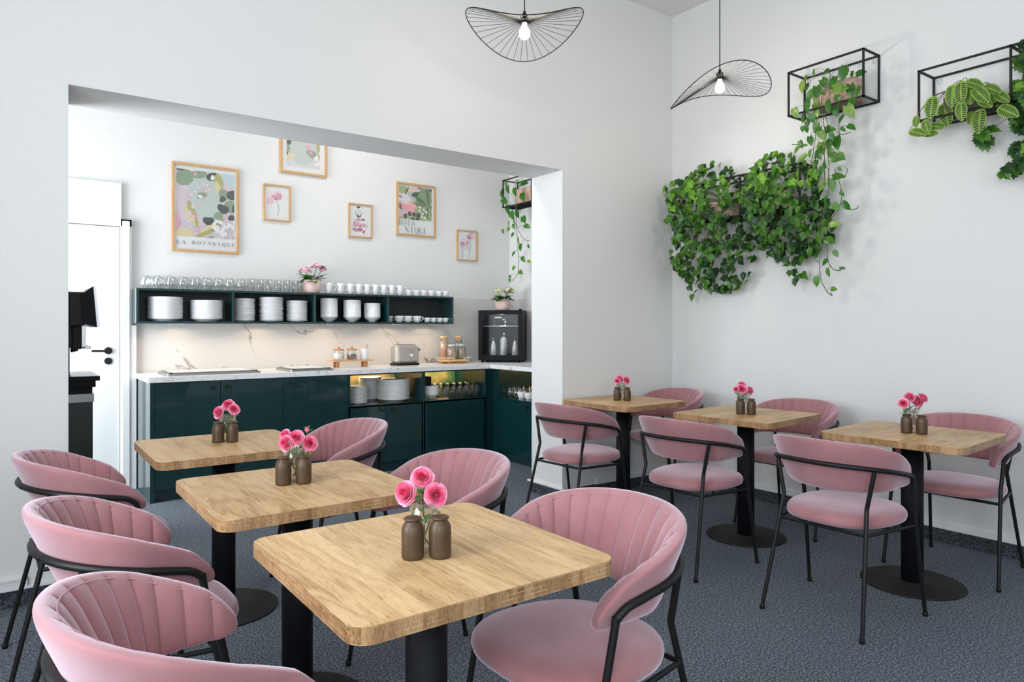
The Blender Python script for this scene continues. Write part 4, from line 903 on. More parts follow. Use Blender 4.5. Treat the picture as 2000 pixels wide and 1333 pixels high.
def art_s2(p):
    p.blob(.42,.93,.085,.055,DKG); p.line([(.42,.88),(.44,.80),(.42,.66)], .004, M_INK)
    p.line([(.30,.82),(.28,.74),(.36,.66)], .0035, M_INK); p.line([(.52,.82),(.56,.74),(.52,.64)], .0035, M_INK)
    p.poly([(.32,.72),(.36,.62),(.38,.60),(.52,.62),(.55,.72),(.44,.64)], M_INK)
    for i in range(24):
        R = random.Random(i+80); x = .18+R.random()*.62; y = .14+R.random()*.44
        p.blob(x,y,.075,.06,((.66,.26,.34),(.52,.14,.22),(.74,.42,.48),(.60,.50,.55),(.42,.10,.16))[i%5],R.uniform(0,90),.2,14,i)
    p.blob(.16,.22,.06,.04,(.35,.38,.40)); p.blob(.14,.33,.05,.03,(.55,.55,.58))
def art_bot(p):
    G1, G2, G3 = (.12,.20,.10), (.22,.32,.15), (.36,.44,.22)
    p.poly([(.42,.30),(1,.30),(1,1),(.55,1)], G2); p.blob(.16,.72,.24,.14,(.74,.68,.74),-30); p.blob(.36,.94,.24,.10,(.74,.56,.54),0); p.blob(.12,.90,.12,.12,G3)
    p.leaf(.18,.98,.25,.035,-80,OLV); p.leaf(.30,.96,.22,.03,-120,G1)
    p.blob(.28,.52,.24,.09,(.82,.36,.38),-20); p.blob(.16,.42,.2,.06,(.72,.45,.50),25); p.blob(.40,.60,.16,.05,(.85,.45,.42),-35)
    for i, (rot, ln) in enumerate(((100,.45),(75,.42),(50,.36),(150,.42),(170,.40),(200,.36),(225,.34),(255,.38),(285,.30),(20,.2))):
        p.leaf(.88,.58,ln*1.25,.055,rot,(G1,G2,G3)[i%3]); p.leaf(.88,.58,ln*1.1,.012,rot,(.05,.09,.05))
    p.blob(.48,.82,.10,.06,DKG,30); p.blob(.60,.98,.05,.05,DKG); p.blob(.92,.96,.06,.06,DKG)
    p.blob(.45,.30,.50,.07,G3,0,.1)
    for x,y in ((.20,.36),(.32,.41),(.44,.41),(.56,.40),(.40,.30),(.54,.31)): p.blob(x,y,.052,.06,DKG,0,.08)
    for x,y in ((.60,.50),(.60,.57),(.72,.52),(.68,.44),(.78,.48),(.66,.38),(.74,.36)): p.blob(x,y,.038,.034,(.70,.76,.66),0,.06)
    for y,x in ((.62,.04),(.58,.05),(.54,.06),(.78,.05)): p.leaf(x-.05,y,.14,.014,-30,DKG)
    p.glyphs('BOTA', .01, .165, .115, .105, .012, M_INK, .11, .028); p.glyphs('NIQUE', .19, .030, .115, .115, .012, M_INK, .11, .028)
def art_s3(p):
    a, b, c = (.70,.44,.52), (.50,.18,.30), (.76,.60,.66)
    flower(p, None, ((.66,.86,.20,.12,20,a),(.82,.80,.16,.12,-20,c),(.62,.80,.12,.08,0,b),(.36,.66,.20,.12,30,c),(.30,.50,.22,.14,-20,a),(.44,.46,.18,.12,20,c),(.28,.56,.12,.08,0,b),(.50,.58,.16,.09,40,a)),
        [[(.62,.78),(.72,.55),(.66,.30),(.56,.06)], [(.24,.50),(.28,.30),(.30,.04)]])
framed(1.095, 1.622, 1.897, 2.627, .020, (.035,.965,.155,.955), art_big, 'large oak framed abstract botanical print lettered LA BOTANIQUE', bg=LIL)
framed(1.975, 2.408, 2.655, 3.200, .020, (.10,.88,.09,.90), art_top, 'highest oak framed abstract green print half hidden by the lintel', bg=(.62,.62,.62))
framed(1.829, 2.068, 2.214, 2.536, .013, (0,1,0,1), art_s1, 'small oak framed print of one pink flower beside the large botanical print', bg=None)
framed(2.616, 2.858, 2.126, 2.449, .013, (0,1,0,1), art_s2, 'small oak framed print of a woman in a red floral skirt', bg=None)
framed(3.116, 3.555, 2.185, 2.711, .018, (.03,.94,.30,.97), art_bot, 'oak framed leafy print lettered BOTA NIQUE', bg=(.50,.52,.48))
framed(3.812, 4.064, 1.972, 2.294, .013, (0,1,0,1), art_s3, 'rightmost small oak framed print of two pink flowers', bg=None)
# ---------------------------------------------------------------- tables
def make_table(along_x=False):
    """along_x only tells which way the grain runs; the top is built turned and the thing is placed turned back"""
    t = thing('cafe_table', '', 'table'); s = .322
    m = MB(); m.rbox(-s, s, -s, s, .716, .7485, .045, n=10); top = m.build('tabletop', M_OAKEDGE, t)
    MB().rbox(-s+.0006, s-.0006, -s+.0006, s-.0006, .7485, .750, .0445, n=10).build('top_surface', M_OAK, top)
    MB().lathe([(0,.012),(.050,.012),(.050,.706),(.0,.706)], n=40).build('pedestal', M_BLACKP, t)
    MB().box(-.16,.16,-.03,.03,.706,.7155).box(-.03,.03,-.16,.16,.706,.7155).build('top_bracket', M_BLACKM, t)
    MB().lathe([(0,0),(.230,0),(.232,.002),(.232,.007),(.229,.009),(.060,.010),(.056,.016),(0,.016)], n=72).build('base_plate', M_BLACKM, t)
    return t
tab = make_table()
TABLES = [('T1', .812, 1.460, 0, 'oak cafe table at the very front with the largest rose glass'),
          ('T2', .792, 2.308, 0, 'oak cafe table in the middle of the left row'),
          ('T3', .799, 3.310, 0, 'oak cafe table of the left row nearest the green kitchen cabinets'),
          ('R1', 3.585, 3.562, 1.5, 'oak cafe table in the far corner beside the opening pillar'),
          ('R2', 3.652, 2.588, 5, 'oak cafe table in the middle of the row along the planted wall'),
          ('R3', 3.655, 1.626, 4, 'oak cafe table at the right end of the row along the planted wall')]
for i, (k, x, y, a, lab) in enumerate(TABLES):
    o = tab if i == 0 else dup(tab, (0,0,0)); o.location = (x, y, 0)
    o.rotation_euler = (0, 0, math.radians(a) + (PI/2 if k[0] == 'R' else 0)); tag(o, lab, 'table', 'square oak cafe tables')

# ---------------------------------------------------------------- chairs (facing +x, origin on the floor)
AX, AY, CX0, XS = .212, .272, -.005, .170
def plan(u, off=0.0):
    """plan curve of the back: u -1..1, off = distance outwards"""
    def p(t, sg):
        if t < .70:
            th = t/.70*PI/2; return Vector((CX0-AX*math.cos(th), sg*AY*math.sin(th), 0))
        q = (t-.70)/.30; return Vector((CX0+q*XS, sg*(AY-.012*q*q), 0))
    sg = 1 if u >= 0 else -1; t = abs(u); e = .004
    a, b = p(max(t-e, 0), sg), p(t+e, sg); tg = (b-a).normalized()
    n = Vector((tg.y, -tg.x, 0))*sg*-1
    if t < 1e-6: n = Vector((-1,0,0))
    if n.dot(p(t, sg)-Vector((.05,0,0))) < 0: n = -n
    return p(t, sg)+n*off, n
def backrest_mesh():
    NU, NS, FL = 380, 32, 19; v = []; f = []
    for i in range(NU+1):
        u = -1+2*i/NU; t = abs(u)
        ztop = .798-.152*t**2.3; zbot = .570+.012*t**2
        zm, hh = (ztop+zbot)/2, (ztop-zbot)/2; th = .040
        e = max(0.0, (t-.885)/.115); r = math.sqrt(max(0, 1-e*e))
        hh *= .22+.78*r; th *= .30+.70*r; zm -= .014*e
        for j in range(NS):
            a = 2*PI*j/NS; ca, sa = math.cos(a), math.sin(a)
            wq = math.copysign(abs(ca)**.55, ca); vq = math.copysign(abs(sa)**.42, sa)
            z = zm+vq*hh
            fl = .42*(1-.35*t*t)
            off = fl*(z-.69)+(wq-1)*th*.5
            if ca < .2:          # inner padded face with vertical channels
                seam = abs(math.sin(PI*FL*(u+1)/2)) if t < .93 else 1.0
                k = min(1, (.2-ca)/.5)*min(1, (1-abs(vq))*7)
                off += -k*(.0105*(seam**.42)-.006)-.008*k*(1-vq*vq)*(1-e*.6)
                # piping line under the rim
            p, n = plan(u, off); v.append((p.x, p.y, z))
    for i in range(NU):
        for j in range(NS):
            f.append((i*NS+j, (i+1)*NS+j, (i+1)*NS+(j+1)%NS, i*NS+(j+1)%NS))
    m = MB(); m.add(v, f, 0, True)
    m.add(v[:NS], [tuple(range(NS))], 0, True); m.add(v[-NS:], [tuple(range(NS-1,-1,-1))], 0, True)
    return m
def piping_mesh():
    m = MB(); pts = []
    for i in range(121):
        u = -.93+1.86*i/120; t = abs(u); ztop = .798-.152*t**2.3
        z = ztop-.012; off = .42*(1-.35*t*t)*(z-.69)-.0395; p, n = plan(u, off); pts.append((p.x, p.y, z))
    return m.tube(pts, .0016, 6)
def seat_mesh():
    m = MB(); n = 72; rings = [(.70,.4245),(.93,.4245),(.985,.430),(1.0,.442),(.992,.456),(.955,.468),(.88,.477),(.72,.484),(.48,.488),(.22,.490),(.0,.4905)]
    v = []; f = []
    for s, z in rings[:-1]:
        for i in range(n):
            a = 2*PI*i/n; c, s_ = math.cos(a), math.sin(a)
            x = math.copysign(abs(c)**.80, c)*.250; y = math.copysign(abs(s_)**.74, s_)
            w = .238-.022*max(0, -x/.25)+.004*max(0, x/.25)
            v.append((.040+x*s*.95, y*w*s, z+.004*(x*s/.25)))
    for k in range(len(rings)-2):
        for i in range(n): f.append((k*n+i, k*n+(i+1)%n, (k+1)*n+(i+1)%n, (k+1)*n+i))
    c = len(v); v.append((.040, 0, rings[-1][1])); b = (len(rings)-2)*n
    for i in range(n): f.append((b+i, b+(i+1)%n, c))
    f.append(tuple(range(n-1,-1,-1)))
    return m.add(v, f, 0, True)
def rail_z(u): return .694-.078*abs(u)**2.2
def rail_pt(u, off=.0125):
    z = rail_z(u); p, n = plan(u, .42*(1-.35*u*u)*(z-.69)+off); return Vector((p.x, p.y, z))
def make_chair():
    t = thing('velvet_chair', '', 'chair')
    br = backrest_mesh().build('backrest', M_VELVET, t); piping_mesh().build('piping', M_VELVET, br); seat_mesh().build('seat', M_VELVET, t)
    U = .86; pts = [rail_pt(-U+2*U*i/40) for i in range(41)]
    fk = lambda s: Vector((.149, s*.252, .476)); ff = lambda s: Vector((.228, s*.268, .006))
    rk = lambda s: Vector((-.146, s*.187, .516)); rf = lambda s: Vector((-.266, s*.224, .006))
    def bend(s):
        a = rail_pt(s*U); b = rail_pt(s*.92); return [a, a.lerp(b, .55)+Vector((0,0,-.004)), b+Vector((.004,-s*.002,-.016))]
    L_, R_ = bend(-1), bend(1)
    MB().tube(smooth_path([p for p in reversed(L_[1:])]+pts+R_[1:], 3), .0105, 10).build('back_rail', M_BLACK, t)
    for s in (-1, 1):
        # front leg: continues down from the end of the rail
        b = bend(s)[-1]; lg = MB(); lg.tube([b+Vector((0,0,.006)), b.lerp(fk(s), .12), b.lerp(fk(s), .97), fk(s), fk(s).lerp(ff(s), .04), ff(s)], [.0100,.0098,.0095,.0095,.0095,.0085], 10)
        o = lg.build('leg', M_BLACK, t); MB().lathe([(0,0),(.0105,0),(.0112,.010),(.0095,.020),(0,.020)], c=tuple(Vector((ff(s).x, ff(s).y, 0))), n=14).build('foot_cap', M_DGREY, o)
        a = rail_pt(s*.40); lg = MB(); lg.tube([a, a.lerp(rk(s), .97), rk(s), rk(s).lerp(rf(s), .04), rf(s)], [.0095,.0095,.0095,.0095,.0085], 10)
        o = lg.build('leg', M_BLACK, t); MB().lathe([(0,0),(.0105,0),(.0112,.010),(.0095,.020),(0,.020)], c=tuple(Vector((rf(s).x, rf(s).y, 0))), n=14).build('foot_cap', M_DGREY, o)
    def onleg(k, f_, z): return k.lerp(f_, (k.z-z)/(k.z-f_.z))
    z = .408; Q = [onleg(rk(-1), rf(-1), z), onleg(fk(-1), ff(-1), z), onleg(fk(1), ff(1), z), onleg(rk(1), rf(1), z)]
    fr = MB()
    for i in range(4): fr.tube([Q[i], Q[(i+1)%4]], .0075, 8)
    fr.build('seat_frame', M_BLACK, t)
    for u in (-.70, -.16, .16, .70):
        p, n = plan(u, .42*(1-.35*u*u)*(rail_z(u)-.69)); MB().tube([Vector((p.x,p.y,rail_z(u)))-n*.004, Vector((p.x,p.y,rail_z(u)))+n*.0255], .0045, 8).build('rail_bolt', M_BLACK, t)
    return t
chair = make_chair()
PK = 'pink velvet chair '
CHAIRS = [(1.242, 1.396, 180.6, PK+'right of the front table, its seat fully seen'),
          (1.275, 2.215, 180, PK+'right of the middle left table'),
          (1.330, 3.330, 180, PK+'right of the table nearest the green cabinets'),
          (.291, 1.433, 4.8, PK+'in the bottom left foreground, nearest the viewer'),
          (.288, 2.234, 2.9, PK+'left of the middle left table'),
          (.270, 3.202, 1.2, PK+'left of the table nearest the kitchen'),
          (2.995, 3.400, 5, PK+'seen from behind at the far corner table'),
          (3.040, 2.510, 4, PK+'seen from behind at the middle right table'),
          (3.050, 1.667, 2.1, PK+'seen from behind at the rightmost table'),
          (4.080, 3.590, 176, PK+'against the planted wall in the far corner'),
          (4.096, 2.560, 184, PK+'against the planted wall behind the middle table'),
          (4.086, 1.599, 181.5, PK+'against the planted wall at the right picture edge')]
for i, (x, y, a, lab) in enumerate(CHAIRS):
    o = chair if i == 0 else dup(chair, (0,0,0)); o.location = (x, y, 0); o.rotation_euler = (0,0,math.radians(a)); tag(o, lab, 'chair', 'pink velvet chairs')

# ---------------------------------------------------------------- shakers, rose glasses, roses
def make_shaker():
    t = thing('shaker', '', 'shaker')
    MB().lathe([(0,0),(.0225,0),(.0252,.004),(.0255,.012),(.0258,.058),(.0250,.070),(.0215,.079),(.0172,.0835),(.0172,.087),(.0205,.089),(.0210,.0915),(.0195,.0935),(.017,.0945),(0,.0950)], n=40).build('shaker_body', M_BROWN, t)
    h = MB()
    for a in range(3): h.disc((.005*math.cos(a*2.1), .005*math.sin(a*2.1), .0951), (0,0,1), .0011, 8, th=.0002)
    h.build('pour_holes', M_DGREY, t)
    return t
shk = make_shaker()
RT = Vector((math.cos(YAW), -math.sin(YAW), 0)); FW = Vector((math.sin(YAW), math.cos(YAW), 0))
glass0 = MB().lathe([(0,0),(.026,0),(.0285,.003),(.0370,.118),(.0352,.118),(.0270,.012),(0,.010)], n=40).build('rose_glass', M_GLASS)
water0 = None
SH = [('T1', (.753,1.418), (.808,1.389), (.802,1.452), 'front table', ((-.044,.140,.0265,-.5,.1),(-.007,.172,.0245,.0,.35),(.030,.134,.0255,.5,.0))),
      ('T2', (.752,2.330), (.815,2.312), (.806,2.372), 'middle left table', ((-.028,.131,.026,-.4,.0),(-.040,.156,.020,-.7,.4),(.007,.150,.025,.0,.1),(.050,.127,.025,.6,.1),(.036,.168,.011,.5,.9))),
      ('T3', (.786,3.356), (.842,3.332), (.836,3.396), 'table nearest the kitchen', ((-.036,.132,.026,-.4,.0),(-.002,.166,.026,.0,.4),(.036,.147,.024,.6,.2))),
      ('R1', (3.545,3.583), (3.592,3.530), (3.597,3.598), 'far corner table', ((-.030,.137,.022,-.5,.2),(-.006,.150,.026,.0,.4),(.041,.141,.026,.5,.2))),
      ('R2', (3.592,2.583), (3.627,2.530), (3.640,2.596), 'middle table of the right row', ((-.016,.150,.029,-.2,.1),(-.005,.174,.024,.1,.7),(-.050,.148,.018,-.9,.2),(.014,.143,.024,.3,.0),(.047,.138,.024,.8,.1))),
      ('R3', (3.620,1.637), (3.636,1.573), (3.664,1.636), 'rightmost table', ((-.048,.147,.023,-.5,.1),(.001,.177,.025,-.2,.6),(.056,.175,.024,.6,.5),(.037,.154,.029,.2,.1)))]
rng = random.Random(21)
def rose_bloom(c, nrm, r, bud=False):
    """layered cupped petals around the axis nrm"""
    m = MB(); nv = Vector(nrm).normalized(); u = nv.orthogonal().normalized(); w = nv.cross(u); c = Vector(c)
    # (petals, base radius, tip radius, tip height, outward curl, half width, colour)
    rings = [(3,.03,.10,.60,.00,1.25,1),(4,.06,.24,.60,.02,1.0,1),(5,.10,.40,.56,.06,.85,0),(5,.14,.56,.48,.10,.80,0),(6,.18,.74,.35,.14,.70,0),(6,.22,.90,.16,.16,.66,2),(6,.26,1.0,-.06,.16,.66,2)]
    if bud: rings = [(3,.10,.22,1.3,.0,1.2,1),(4,.25,.5,1.1,.02,.95,0),(4,.35,.75,.7,.05,.9,0)]
    nu, nq = 6, 7
    for k, (n, r0, r1, ht, curl, hw, mi) in enumerate(rings):
        for i in range(n):
            a = 2*PI*(i+.5*(k%2))/n+rng.uniform(-.2,.2)+k*.3; V = []; F = []; kk = rng.uniform(.92,1.08); wv = rng.uniform(0,6.28)
            for q in range(nu):
                sq = q/(nu-1)
                for p in range(nq):
                    pp = p/(nq-1)*2-1; an = a+pp*hw*(.55+.45*sq)
                    rad = (r0+(r1-r0)*math.sin(sq*PI/2)**.8)*kk+curl*max(0,sq-.7)*3.0+.025*math.sin(3*pp+wv)*sq
                    hh = -.42+(ht+.42)*sq*kk-.16*pp*pp*sq-curl*.9*max(0,sq-.7)*2.2
                    V.append(c+(u*math.cos(an)+w*math.sin(an))*r*rad+nv*r*hh)
            for q in range(nu-1):
                for p in range(nq-1): b = q*nq+p; F.append((b, b+1, b+nq+1, b+nq))
            m.add(V, F, mi, True)
    return m
for gi, (k, s1, s2, gl, where, roses) in enumerate(SH):
    for j, (x, y) in enumerate((s1, s2)):
        o = shk if (gi == 0 and j == 0) else dup(shk, (0,0,0)); o.location = (x, y, .750)
        tag(o, 'brown ceramic shaker on the %s, %s of its pair' % (where, 'left' if j == 0 else 'right'), 'shaker', 'brown shaker pairs on the tables')
    g = glass0 if gi == 0 else glass0.copy()
    if gi: COL.objects.link(g)
    g.location = (gl[0], gl[1], .750); tag(g, 'clear glass holding the roses on the %s' % where, 'glass', 'rose glasses on the tables')
    tilt_words = {3: ('left','highest','right'), 4: ('far left','highest middle','upper right','front right'), 5: ('','','','','')}
    for ri, (dx, h, r, lean, up) in enumerate(roses):
        dep = (-.018, .010, -.012, .006, .015)[ri % 5]
        tgt = Vector((gl[0], gl[1], .750))+RT*dx+FW*dep+Vector((0,0,h)); bud = r < .012
        pos = ['left','back','middle','right','bud'][ri] if len(roses) == 5 else ['left','top','right','front'][ri]
        names5 = {'T2': ('front left','rear left','centre','right','small budding top right'), 'R2': ('large centre','topmost','far left','lower right of centre','far right')}
        nm = names5[k][ri] if k in names5 else (('left','topmost','far right','front right')[ri] if k == 'R3' else ('left','topmost','right')[ri])
        t = thing('rose', 'pink rose on the %s, the %s one' % (where, nm), 'rose', tgt, 0, 'roses on the tables')
        nrm = (-FW*.8+RT*lean*.9+Vector((0,0,.25+up))).normalized()
        rose_bloom((0,0,0), nrm if not bud else Vector((0,0,1)), r, bud).build('bloom', [M_ROSE, M_ROSEIN, M_ROSEOUT, M_STAMEN], t)
        base = Vector((gl[0], gl[1], .7625))-RT*dx*.25-tgt+FW*.004*ri; neck = -nrm*r*.35
        if bud: neck = Vector((0,0,-r*.4))
        st = MB(); st.tube(smooth_path([base, base.lerp(neck, .55)+RT*dx*.18, neck+Vector((0,0,-.020)), neck], 6), [.0016]*19, 7); so = st.build('stem', M_STEM, t)
        sp = MB()
        for i in range(5):
            a = 2*PI*i/5; uu = nrm.orthogonal().normalized(); ww = nrm.cross(uu)
            leaf_faces(sp, neck, (uu*math.cos(a)+ww*math.sin(a))+nrm*(.2 if not bud else 1.6), nrm, r*.8 if not bud else r*2.4, .005, 0, 'long', .2)
        sp.build('sepals', M_ROSEL, so)
        lf = MB()
        for i in range(6):
            s = rng.uniform(.42, .90); p = base.lerp(neck, s)+RT*dx*.12*(1-s); a = rng.uniform(0, 6.28)
            leaf_faces(lf, p, (math.cos(a), math.sin(a), rng.uniform(-.3,.7)), (0,0,1), rng.uniform(.026,.038), rng.uniform(.017,.024), 0, 'oval', .2)
        lf.build('foliage', M_ROSEL, so)

# ---------------------------------------------------------------- pendant lamps
def pendant(x, y, zh, phi, tilt, label, a0, a2):
    """wavy wire disc hung on a cord; zh = height of the hub"""
    t = thing('pendant_lamp', label, 'pendant lamp', (x, y, zh), 0, 'wire pendant lamps')
    R = .312; n = 44; rim = []
    for i in range(96):
        a = 2*PI*i/96; rr = R*(1+.02*math.cos(2*(a-phi)))
        z = a0+a2*math.cos(2*(a-phi))+tilt[0]*math.cos(a-tilt[1])
        rim.append(Vector((rr*math.cos(a), rr*math.sin(a), z)))
    sh = MB().tube(rim, .0028, 8, closed=True).build('rim_wire', M_BLACK, t)
    sp = MB()
    for i in range(n):
        a = i*96/n; p = rim[int(a)].lerp(rim[(int(a)+1)%96], a-int(a)); q = Vector((p.x, p.y, 0)).normalized()*.024
        q.z = -.012; sp.tube([q, p], .0013, 5)
    sp.build('spoke_wires', M_BLACK, t)
    MB().lathe([(0,.045),(.006,.045),(.010,.030),(.021,.022),(.023,-.004),(.026,-.010),(.026,-.020),(.020,-.022),(0,-.022)], n=28).build('lamp_holder', M_DGREY, t)
    MB().lathe([(0,-.022),(.013,-.022),(.015,-.040),(.026,-.058),(.0305,-.075),(.028,-.092),(.017,-.104),(0,-.108)], n=28).build('bulb', M_BULB, t)
    MB().tube([(0,0,.04),(0,0,ZC-zh-.02)], .0032, 8).build('cord', M_BLACKM, t)
    MB().lathe([(0,0),(.05,0),(.05,-.02),(.006,-.03),(0,-.03)], c=(0,0,ZC-zh), n=32).build('ceiling_rose', M_BLACKM, t)
    l = bpy.data.lights.new('bulb_light', 'POINT'); l.energy = 6.5; l.color = (1,.86,.70); l.shadow_soft_size = .03
    o = bpy.data.objects.new('bulb_light', l); COL.objects.link(o); o.location = (x, y, zh-.135)
pendant(2.275, 3.006, 2.945, -YAW, (.0, 0), 'black wire disc pendant lamp, the higher one over the aisle', -.042, .070)
pendant(3.680, 2.800, 2.875, -YAW+PI/2, (.045, -YAW), 'black wire disc pendant lamp, the lower one near the planted wall', -.085, .064)

# ---------------------------------------------------------------- wire planter shelves
def planter(y0, y1, z0, z1, label, mids=(), x0=4.3):
    t = thing('wire_planter_shelf', label, 'wall planter', (XR, (y0+y1)/2, z0), 0, 'black wire planter shelves'); r = .0055
    Y0, Y1, H, D = y0-(y0+y1)/2, y1-(y0+y1)/2, z1-z0, XR-x0
    f = MB()
    def bar(a, b):
        lo = [min(p, q)-r for p, q in zip(a, b)]; hi = [max(p, q)+r for p, q in zip(a, b)]; f.box(lo[0], hi[0], lo[1], hi[1], lo[2], hi[2])
    for x in (-D, -r-.001):
        for z in (0, H): bar((x, Y0, z), (x, Y1, z))
        for y in (Y0, Y1)+tuple(m-(y0+y1)/2 for m in mids): bar((x, y, 0), (x, y, H))
    for y in (Y0, Y1)+tuple(m-(y0+y1)/2 for m in mids):
        for z in (0, H): bar((-D, y, z), (-r-.001, y, z))
    f.build('frame', M_BLACKM, t)
    g = MB(); k = int((Y1-Y0)/.012)
    for i in range(k): yy = Y0+.008+i*(Y1-Y0-.016)/(k-1); g.tube([(-D, yy, .004),(-.006, yy, .004)], .0016, 5)
    g.build('wire_floor', M_BLACKM, t)
    for y in (Y0+.03, Y1-.03):
        MB().tube([(-.004,y-.008,H-.012),(-.004,y-.008,H-.035),(-.004,y,H-.045),(-.004,y+.008,H-.035),(-.004,y+.008,H-.012)], .002, 6).build('hanging_eye', M_SILVER, t)
    return t
planter(2.200, 2.709, 2.710, 3.003, 'black wire planter shelf holding the long trailing heart leaved plant')
planter(.960, 1.876, 2.477, 2.766, 'black wire planter shelf cut by the right picture edge', (1.418,))
planter(2.627, 3.564, 2.085, 2.375, 'wide black wire planter shelf hidden behind the two bushy ivies', (3.095,))
planter(5.565, 6.060, 2.550, 2.838, 'black wire planter shelf in the kitchen corner behind the opening')

# ---------------------------------------------------------------- wall plants
def pot_box(t, dx0, dx1, dy, h, mat):
    MB().rbox(dx0, dx1, -dy, dy, 0, h, .03, b=.004, n=6).build('pot', mat, t)
    MB().rbox(dx0+.012, dx1-.012, -dy+.012, dy-.012, h-.012, h+.004, .02, n=6).build('soil', M_SOIL, t)
OUT = Vector((-1,0,0)); LFT = Vector((0,1,0)); UP = Vector((0,0,1))
def wall_dir(a):
    a = math.radians(a); return -LFT*math.cos(a)+UP*math.sin(a)      # seen from the room: right is -y
def heart_plant(name, label, leaves, vines, loc, pot, group='trailing plants on the wall', kind='heart'):
    t = thing(name, label, 'hanging plant', loc); R = random.Random(7); O = Vector(loc); pot(t)
    st = MB()
    for v in vines: P = smooth_path([Vector(p)-O for p in v], 5); st.tube([p+Vector((R.uniform(-.004,.004),0,0)) for p in P], .0028, 6)
    mb = MB(); petals = MB()
    allv = [Vector(p)-O for v in vines for p in smooth_path(v, 8)] or [Vector((-.1,0,.15))]
    for x, y, z, ln, a in leaves:
        c = Vector((x, y, z))-O; d = wall_dir(a+R.uniform(-10,10))+OUT*R.uniform(-.15,.25); d.normalize()
        n = (OUT*1.0+UP*R.uniform(.1,.7)+LFT*R.uniform(-.45,.45))
        b = c-d*ln*.45
        leaf_faces(mb, b, d, n, ln, ln*R.uniform(.66,.80), R.choice((0,0,0,1,2)), 'heart', R.uniform(.12,.3))
        # stalk to the nearest vine
        q = min(allv, key=lambda p: (p-b).length+ (.3 if p.z < b.z-.02 else 0))
        if (q-b).length < .28: st.tube([q, q.lerp(b,.5)+UP*.015+OUT*.01, b], .0014, 5)
    st.build('stems', M_STEM, t); mb.build('foliage', M_HEART, t)
    return t
def gp(mat, dx0=-.165, dx1=-.035, dy=.12, h=.13): return lambda t: pot_box(t, dx0, dx1, dy, h, mat)
heart_plant('trailing_pothos', 'long trailing heart leaved plant hanging from the upper wall planter', POTHOS_LEAVES, POTHOS_VINES, (4.5, 2.42, 2.7165), gp(M_TERRA, dy=.145, h=.15))
heart_plant('trailing_pothos', 'trailing heart leaved plant in the kitchen corner above the cooler', KPOTHOS_LEAVES, KPOTHOS_VINES, (4.5, 5.76, 2.5565), gp(M_TERRA, dy=.14, h=.16))

# prayer plant with patterned oval leaves
t = thing('prayer_plant', 'prayer plant with herringbone patterned leaves in the right planter shelf', 'hanging plant', (4.5, 1.640, 2.4835))
pot_box(t, -.165, -.035, .13, .11, M_GREYPOT); R = random.Random(4); O = Vector((4.5, 1.640, 2.4835)); st = MB(); lf = MB()
for i, (x, y, z, ln, a) in enumerate(MARANTA_LEAVES):
    c = Vector((x-.02*(i%3), y, z))-O; d = (wall_dir(a)+OUT*.25).normalized(); n = (OUT+UP*.45+LFT*R.uniform(-.2,.2)); n = (n-d*n.dot(d)).normalized(); s = d.cross(n)
    b = c-d*ln*.5; ln *= 1.14; w = ln*.58; NB = 11
    def P(tt, q, h=0): return b+d*ln*tt+s*(w*.5*q*math.sin(PI*(.06+.90*tt))**.62)-n*ln*(.22*tt*tt)+n*(abs(q)*.05*ln+h)
    for k in range(NB):
        t0, t1 = k/NB, (k+1)/NB
        for sg in (-1, 1):
            # slanted bands: pale vein / dark patch / pale rim
            for q0, q1, mi in ((0,.13,0),(.13,.80,1 if 0 < k < NB-1 else 0),(.80,1,0)):
                sl = .09
                def tt_(tv, q): return min(1, max(0, tv+sl*q))
                ga = .20/NB if mi == 1 else 0
                lf.add([P(tt_(t0+ga, q0), sg*q0), P(tt_(t1-ga, q0) if mi==1 else tt_(t1,q0), sg*q0), P(tt_(t1-ga, q1) if mi==1 else tt_(t1,q1), sg*q1), P(tt_(t0+ga, q1), sg*q1)], [(0,1,2,3) if sg < 0 else (3,2,1,0)], mi, True)
                if mi == 1: lf.add([P(tt_(t0, q0), sg*q0), P(tt_(t0+ga, q0), sg*q0), P(tt_(t0+ga, q1), sg*q1), P(tt_(t0, q1), sg*q1), P(tt_(t1-ga, q0), sg*q0), P(tt_(t1, q0), sg*q0), P(tt_(t1, q1), sg*q1), P(tt_(t1-ga, q1), sg*q1)], [(0,1,2,3),(4,5,6,7)] if sg < 0 else [(3,2,1,0),(7,6,5,4)], 0, True)
    st.tube(smooth_path([(-.10, R.uniform(-.08,.08), .10), ((b.x-.10)/2, b.y*.6, max(b.z, .10)+.03), tuple(b)], 5), .0018, 6)
lf.build('foliage', [M_MARL, M_MARD], t); st.build('stems', M_STEMR, t)

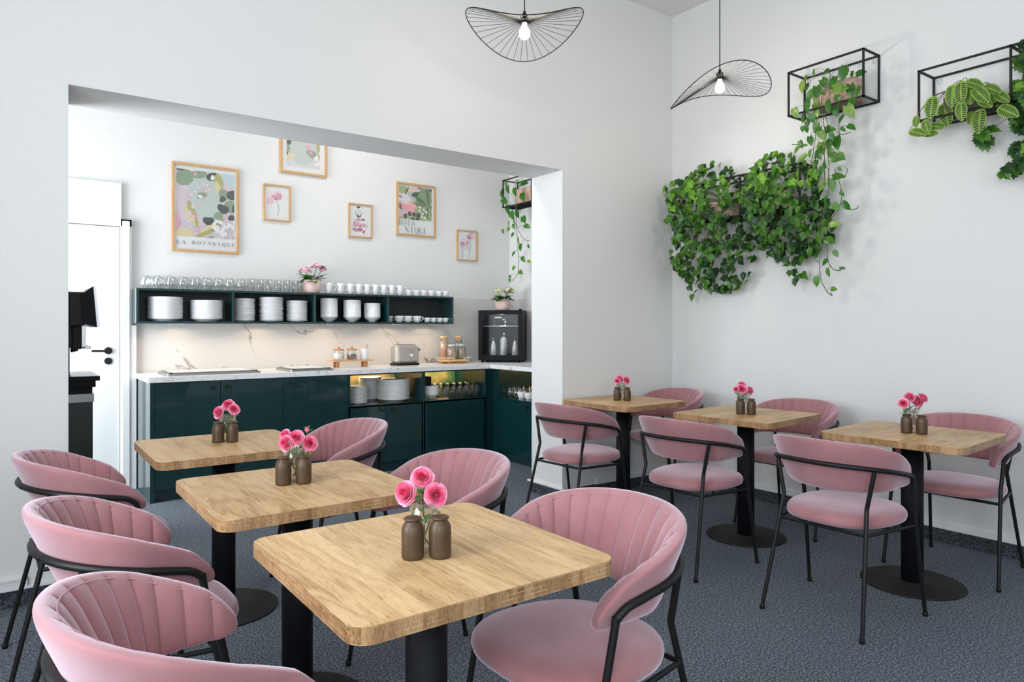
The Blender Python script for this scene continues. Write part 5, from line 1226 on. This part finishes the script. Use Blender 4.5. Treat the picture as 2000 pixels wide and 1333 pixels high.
# bushy lobed ivies
def inside(pt, poly):
    x, y = pt; r = False; j = len(poly)-1
    for i in range(len(poly)):
        xi, yi = poly[i]; xj, yj = poly[j]
        if (yi > y) != (yj > y) and x < (xj-xi)*(y-yi)/(yj-yi)+xi: r = not r
        j = i
    return r
def edge_d(pt, poly):
    m = 9; p = Vector(pt)
    for i in range(len(poly)):
        a, b = Vector(poly[i-1]), Vector(poly[i]); ab = b-a; q = max(0, min(1, (p-a).dot(ab)/(ab.dot(ab)+1e-9))); m = min(m, (p-a-ab*q).length)
    return m
def ivy(label, polys, counts, loc, seed, size=(.045,.070), young_top=None, pots=True):
    t = thing('bushy_ivy', label, 'hanging plant', loc, 0, 'bushy lobed ivies on the wall'); O = Vector(loc); R = random.Random(seed)
    if pots: pot_box(t, -.165, -.035, .12, .13, M_TERRA)
    mb = MB(); st = MB(); root = Vector((-.10, 0, .14))
    for poly, cnt in zip(polys, counts):
        ys = [p[0] for p in poly]; zs = [p[1] for p in poly]; k = 0; tries = 0
        zt = max(zs); zb = min(zs)
        while k < cnt and tries < cnt*40:
            tries += 1; pt = (R.uniform(min(ys), max(ys)), R.uniform(zb, zt))
            if not inside(pt, poly): continue
            ed = edge_d(pt, poly); bulge = min(1, ed/.16)
            hi = (pt[1]-zb)/(zt-zb+1e-6)
            if ed < .02 and R.random() < .35: continue
            x = 4.5-.045-R.random()**.55*(.10+.26*bulge)
            c = Vector((x, pt[0], pt[1]))-O; ln = R.uniform(*size)
            a = -90+R.gauss(0, 42); d = (wall_dir(a)+OUT*R.uniform(-.1,.45)).normalized()
            if hi > .80: d = (wall_dir(R.uniform(-160,-20))+UP*.25+OUT*.3).normalized()
            n = OUT*R.uniform(.5,1)+UP*R.uniform(.25,1.0)+LFT*R.uniform(-.5,.5)
            young = hi > .62 and x < 4.33
            mi = R.choice((2,2,0,0)) if (young and R.random() < .75) else (R.choice((0,0,1)) if x < 4.27 else R.choice((1,1,0)))
            lobed_leaf(mb, c-d*ln*.4, d, n, ln, mi, R.uniform(.1,.32)); k += 1
            if k % 3 == 0:
                # side leaflet of the same stalk
                for sg in (-1, 1):
                    d2 = (d+ d.cross(n).normalized()*sg*1.2).normalized(); lobed_leaf(mb, c-d*ln*.4, d2, n, ln*.72, mi, .2)
            if k % 9 == 0:
                q = Vector((-.12, (c.y)*.35, max(.02, min(.2, c.z*.4+.1))))
                st.tube(smooth_path([root, q, q.lerp(c, .6)+OUT*.03, c-d*ln*.4], 5), .0016, 5)
    st.build('stems', M_STEMR, t); mb.build('foliage', M_LEAF, t)
    return t
IVY_POLYS_LEFT = [[(y+.075, z) for y, z in p] for p in IVY_POLYS_LEFT]; IVY_POLYS_MIDDLE = [[(y+.04, z) for y, z in p] for p in IVY_POLYS_MIDDLE]
ivy('bushy green ivy at the left of the lower planter shelf, beside the room corner', IVY_POLYS_LEFT, (560,), (4.5, 3.33, 2.0915), 3)
ivy('bushy green ivy at the right of the lower planter shelf, behind the trailing vines', IVY_POLYS_MIDDLE, (520, 7), (4.5, 2.86, 2.0915), 8)
ivy('green ivy cut by the right picture edge beside the prayer plant', IVY_POLYS_RIGHT, (3, 8, 40, 42, 12), (4.5, 1.19, 2.4835), 15, size=(.06,.085))
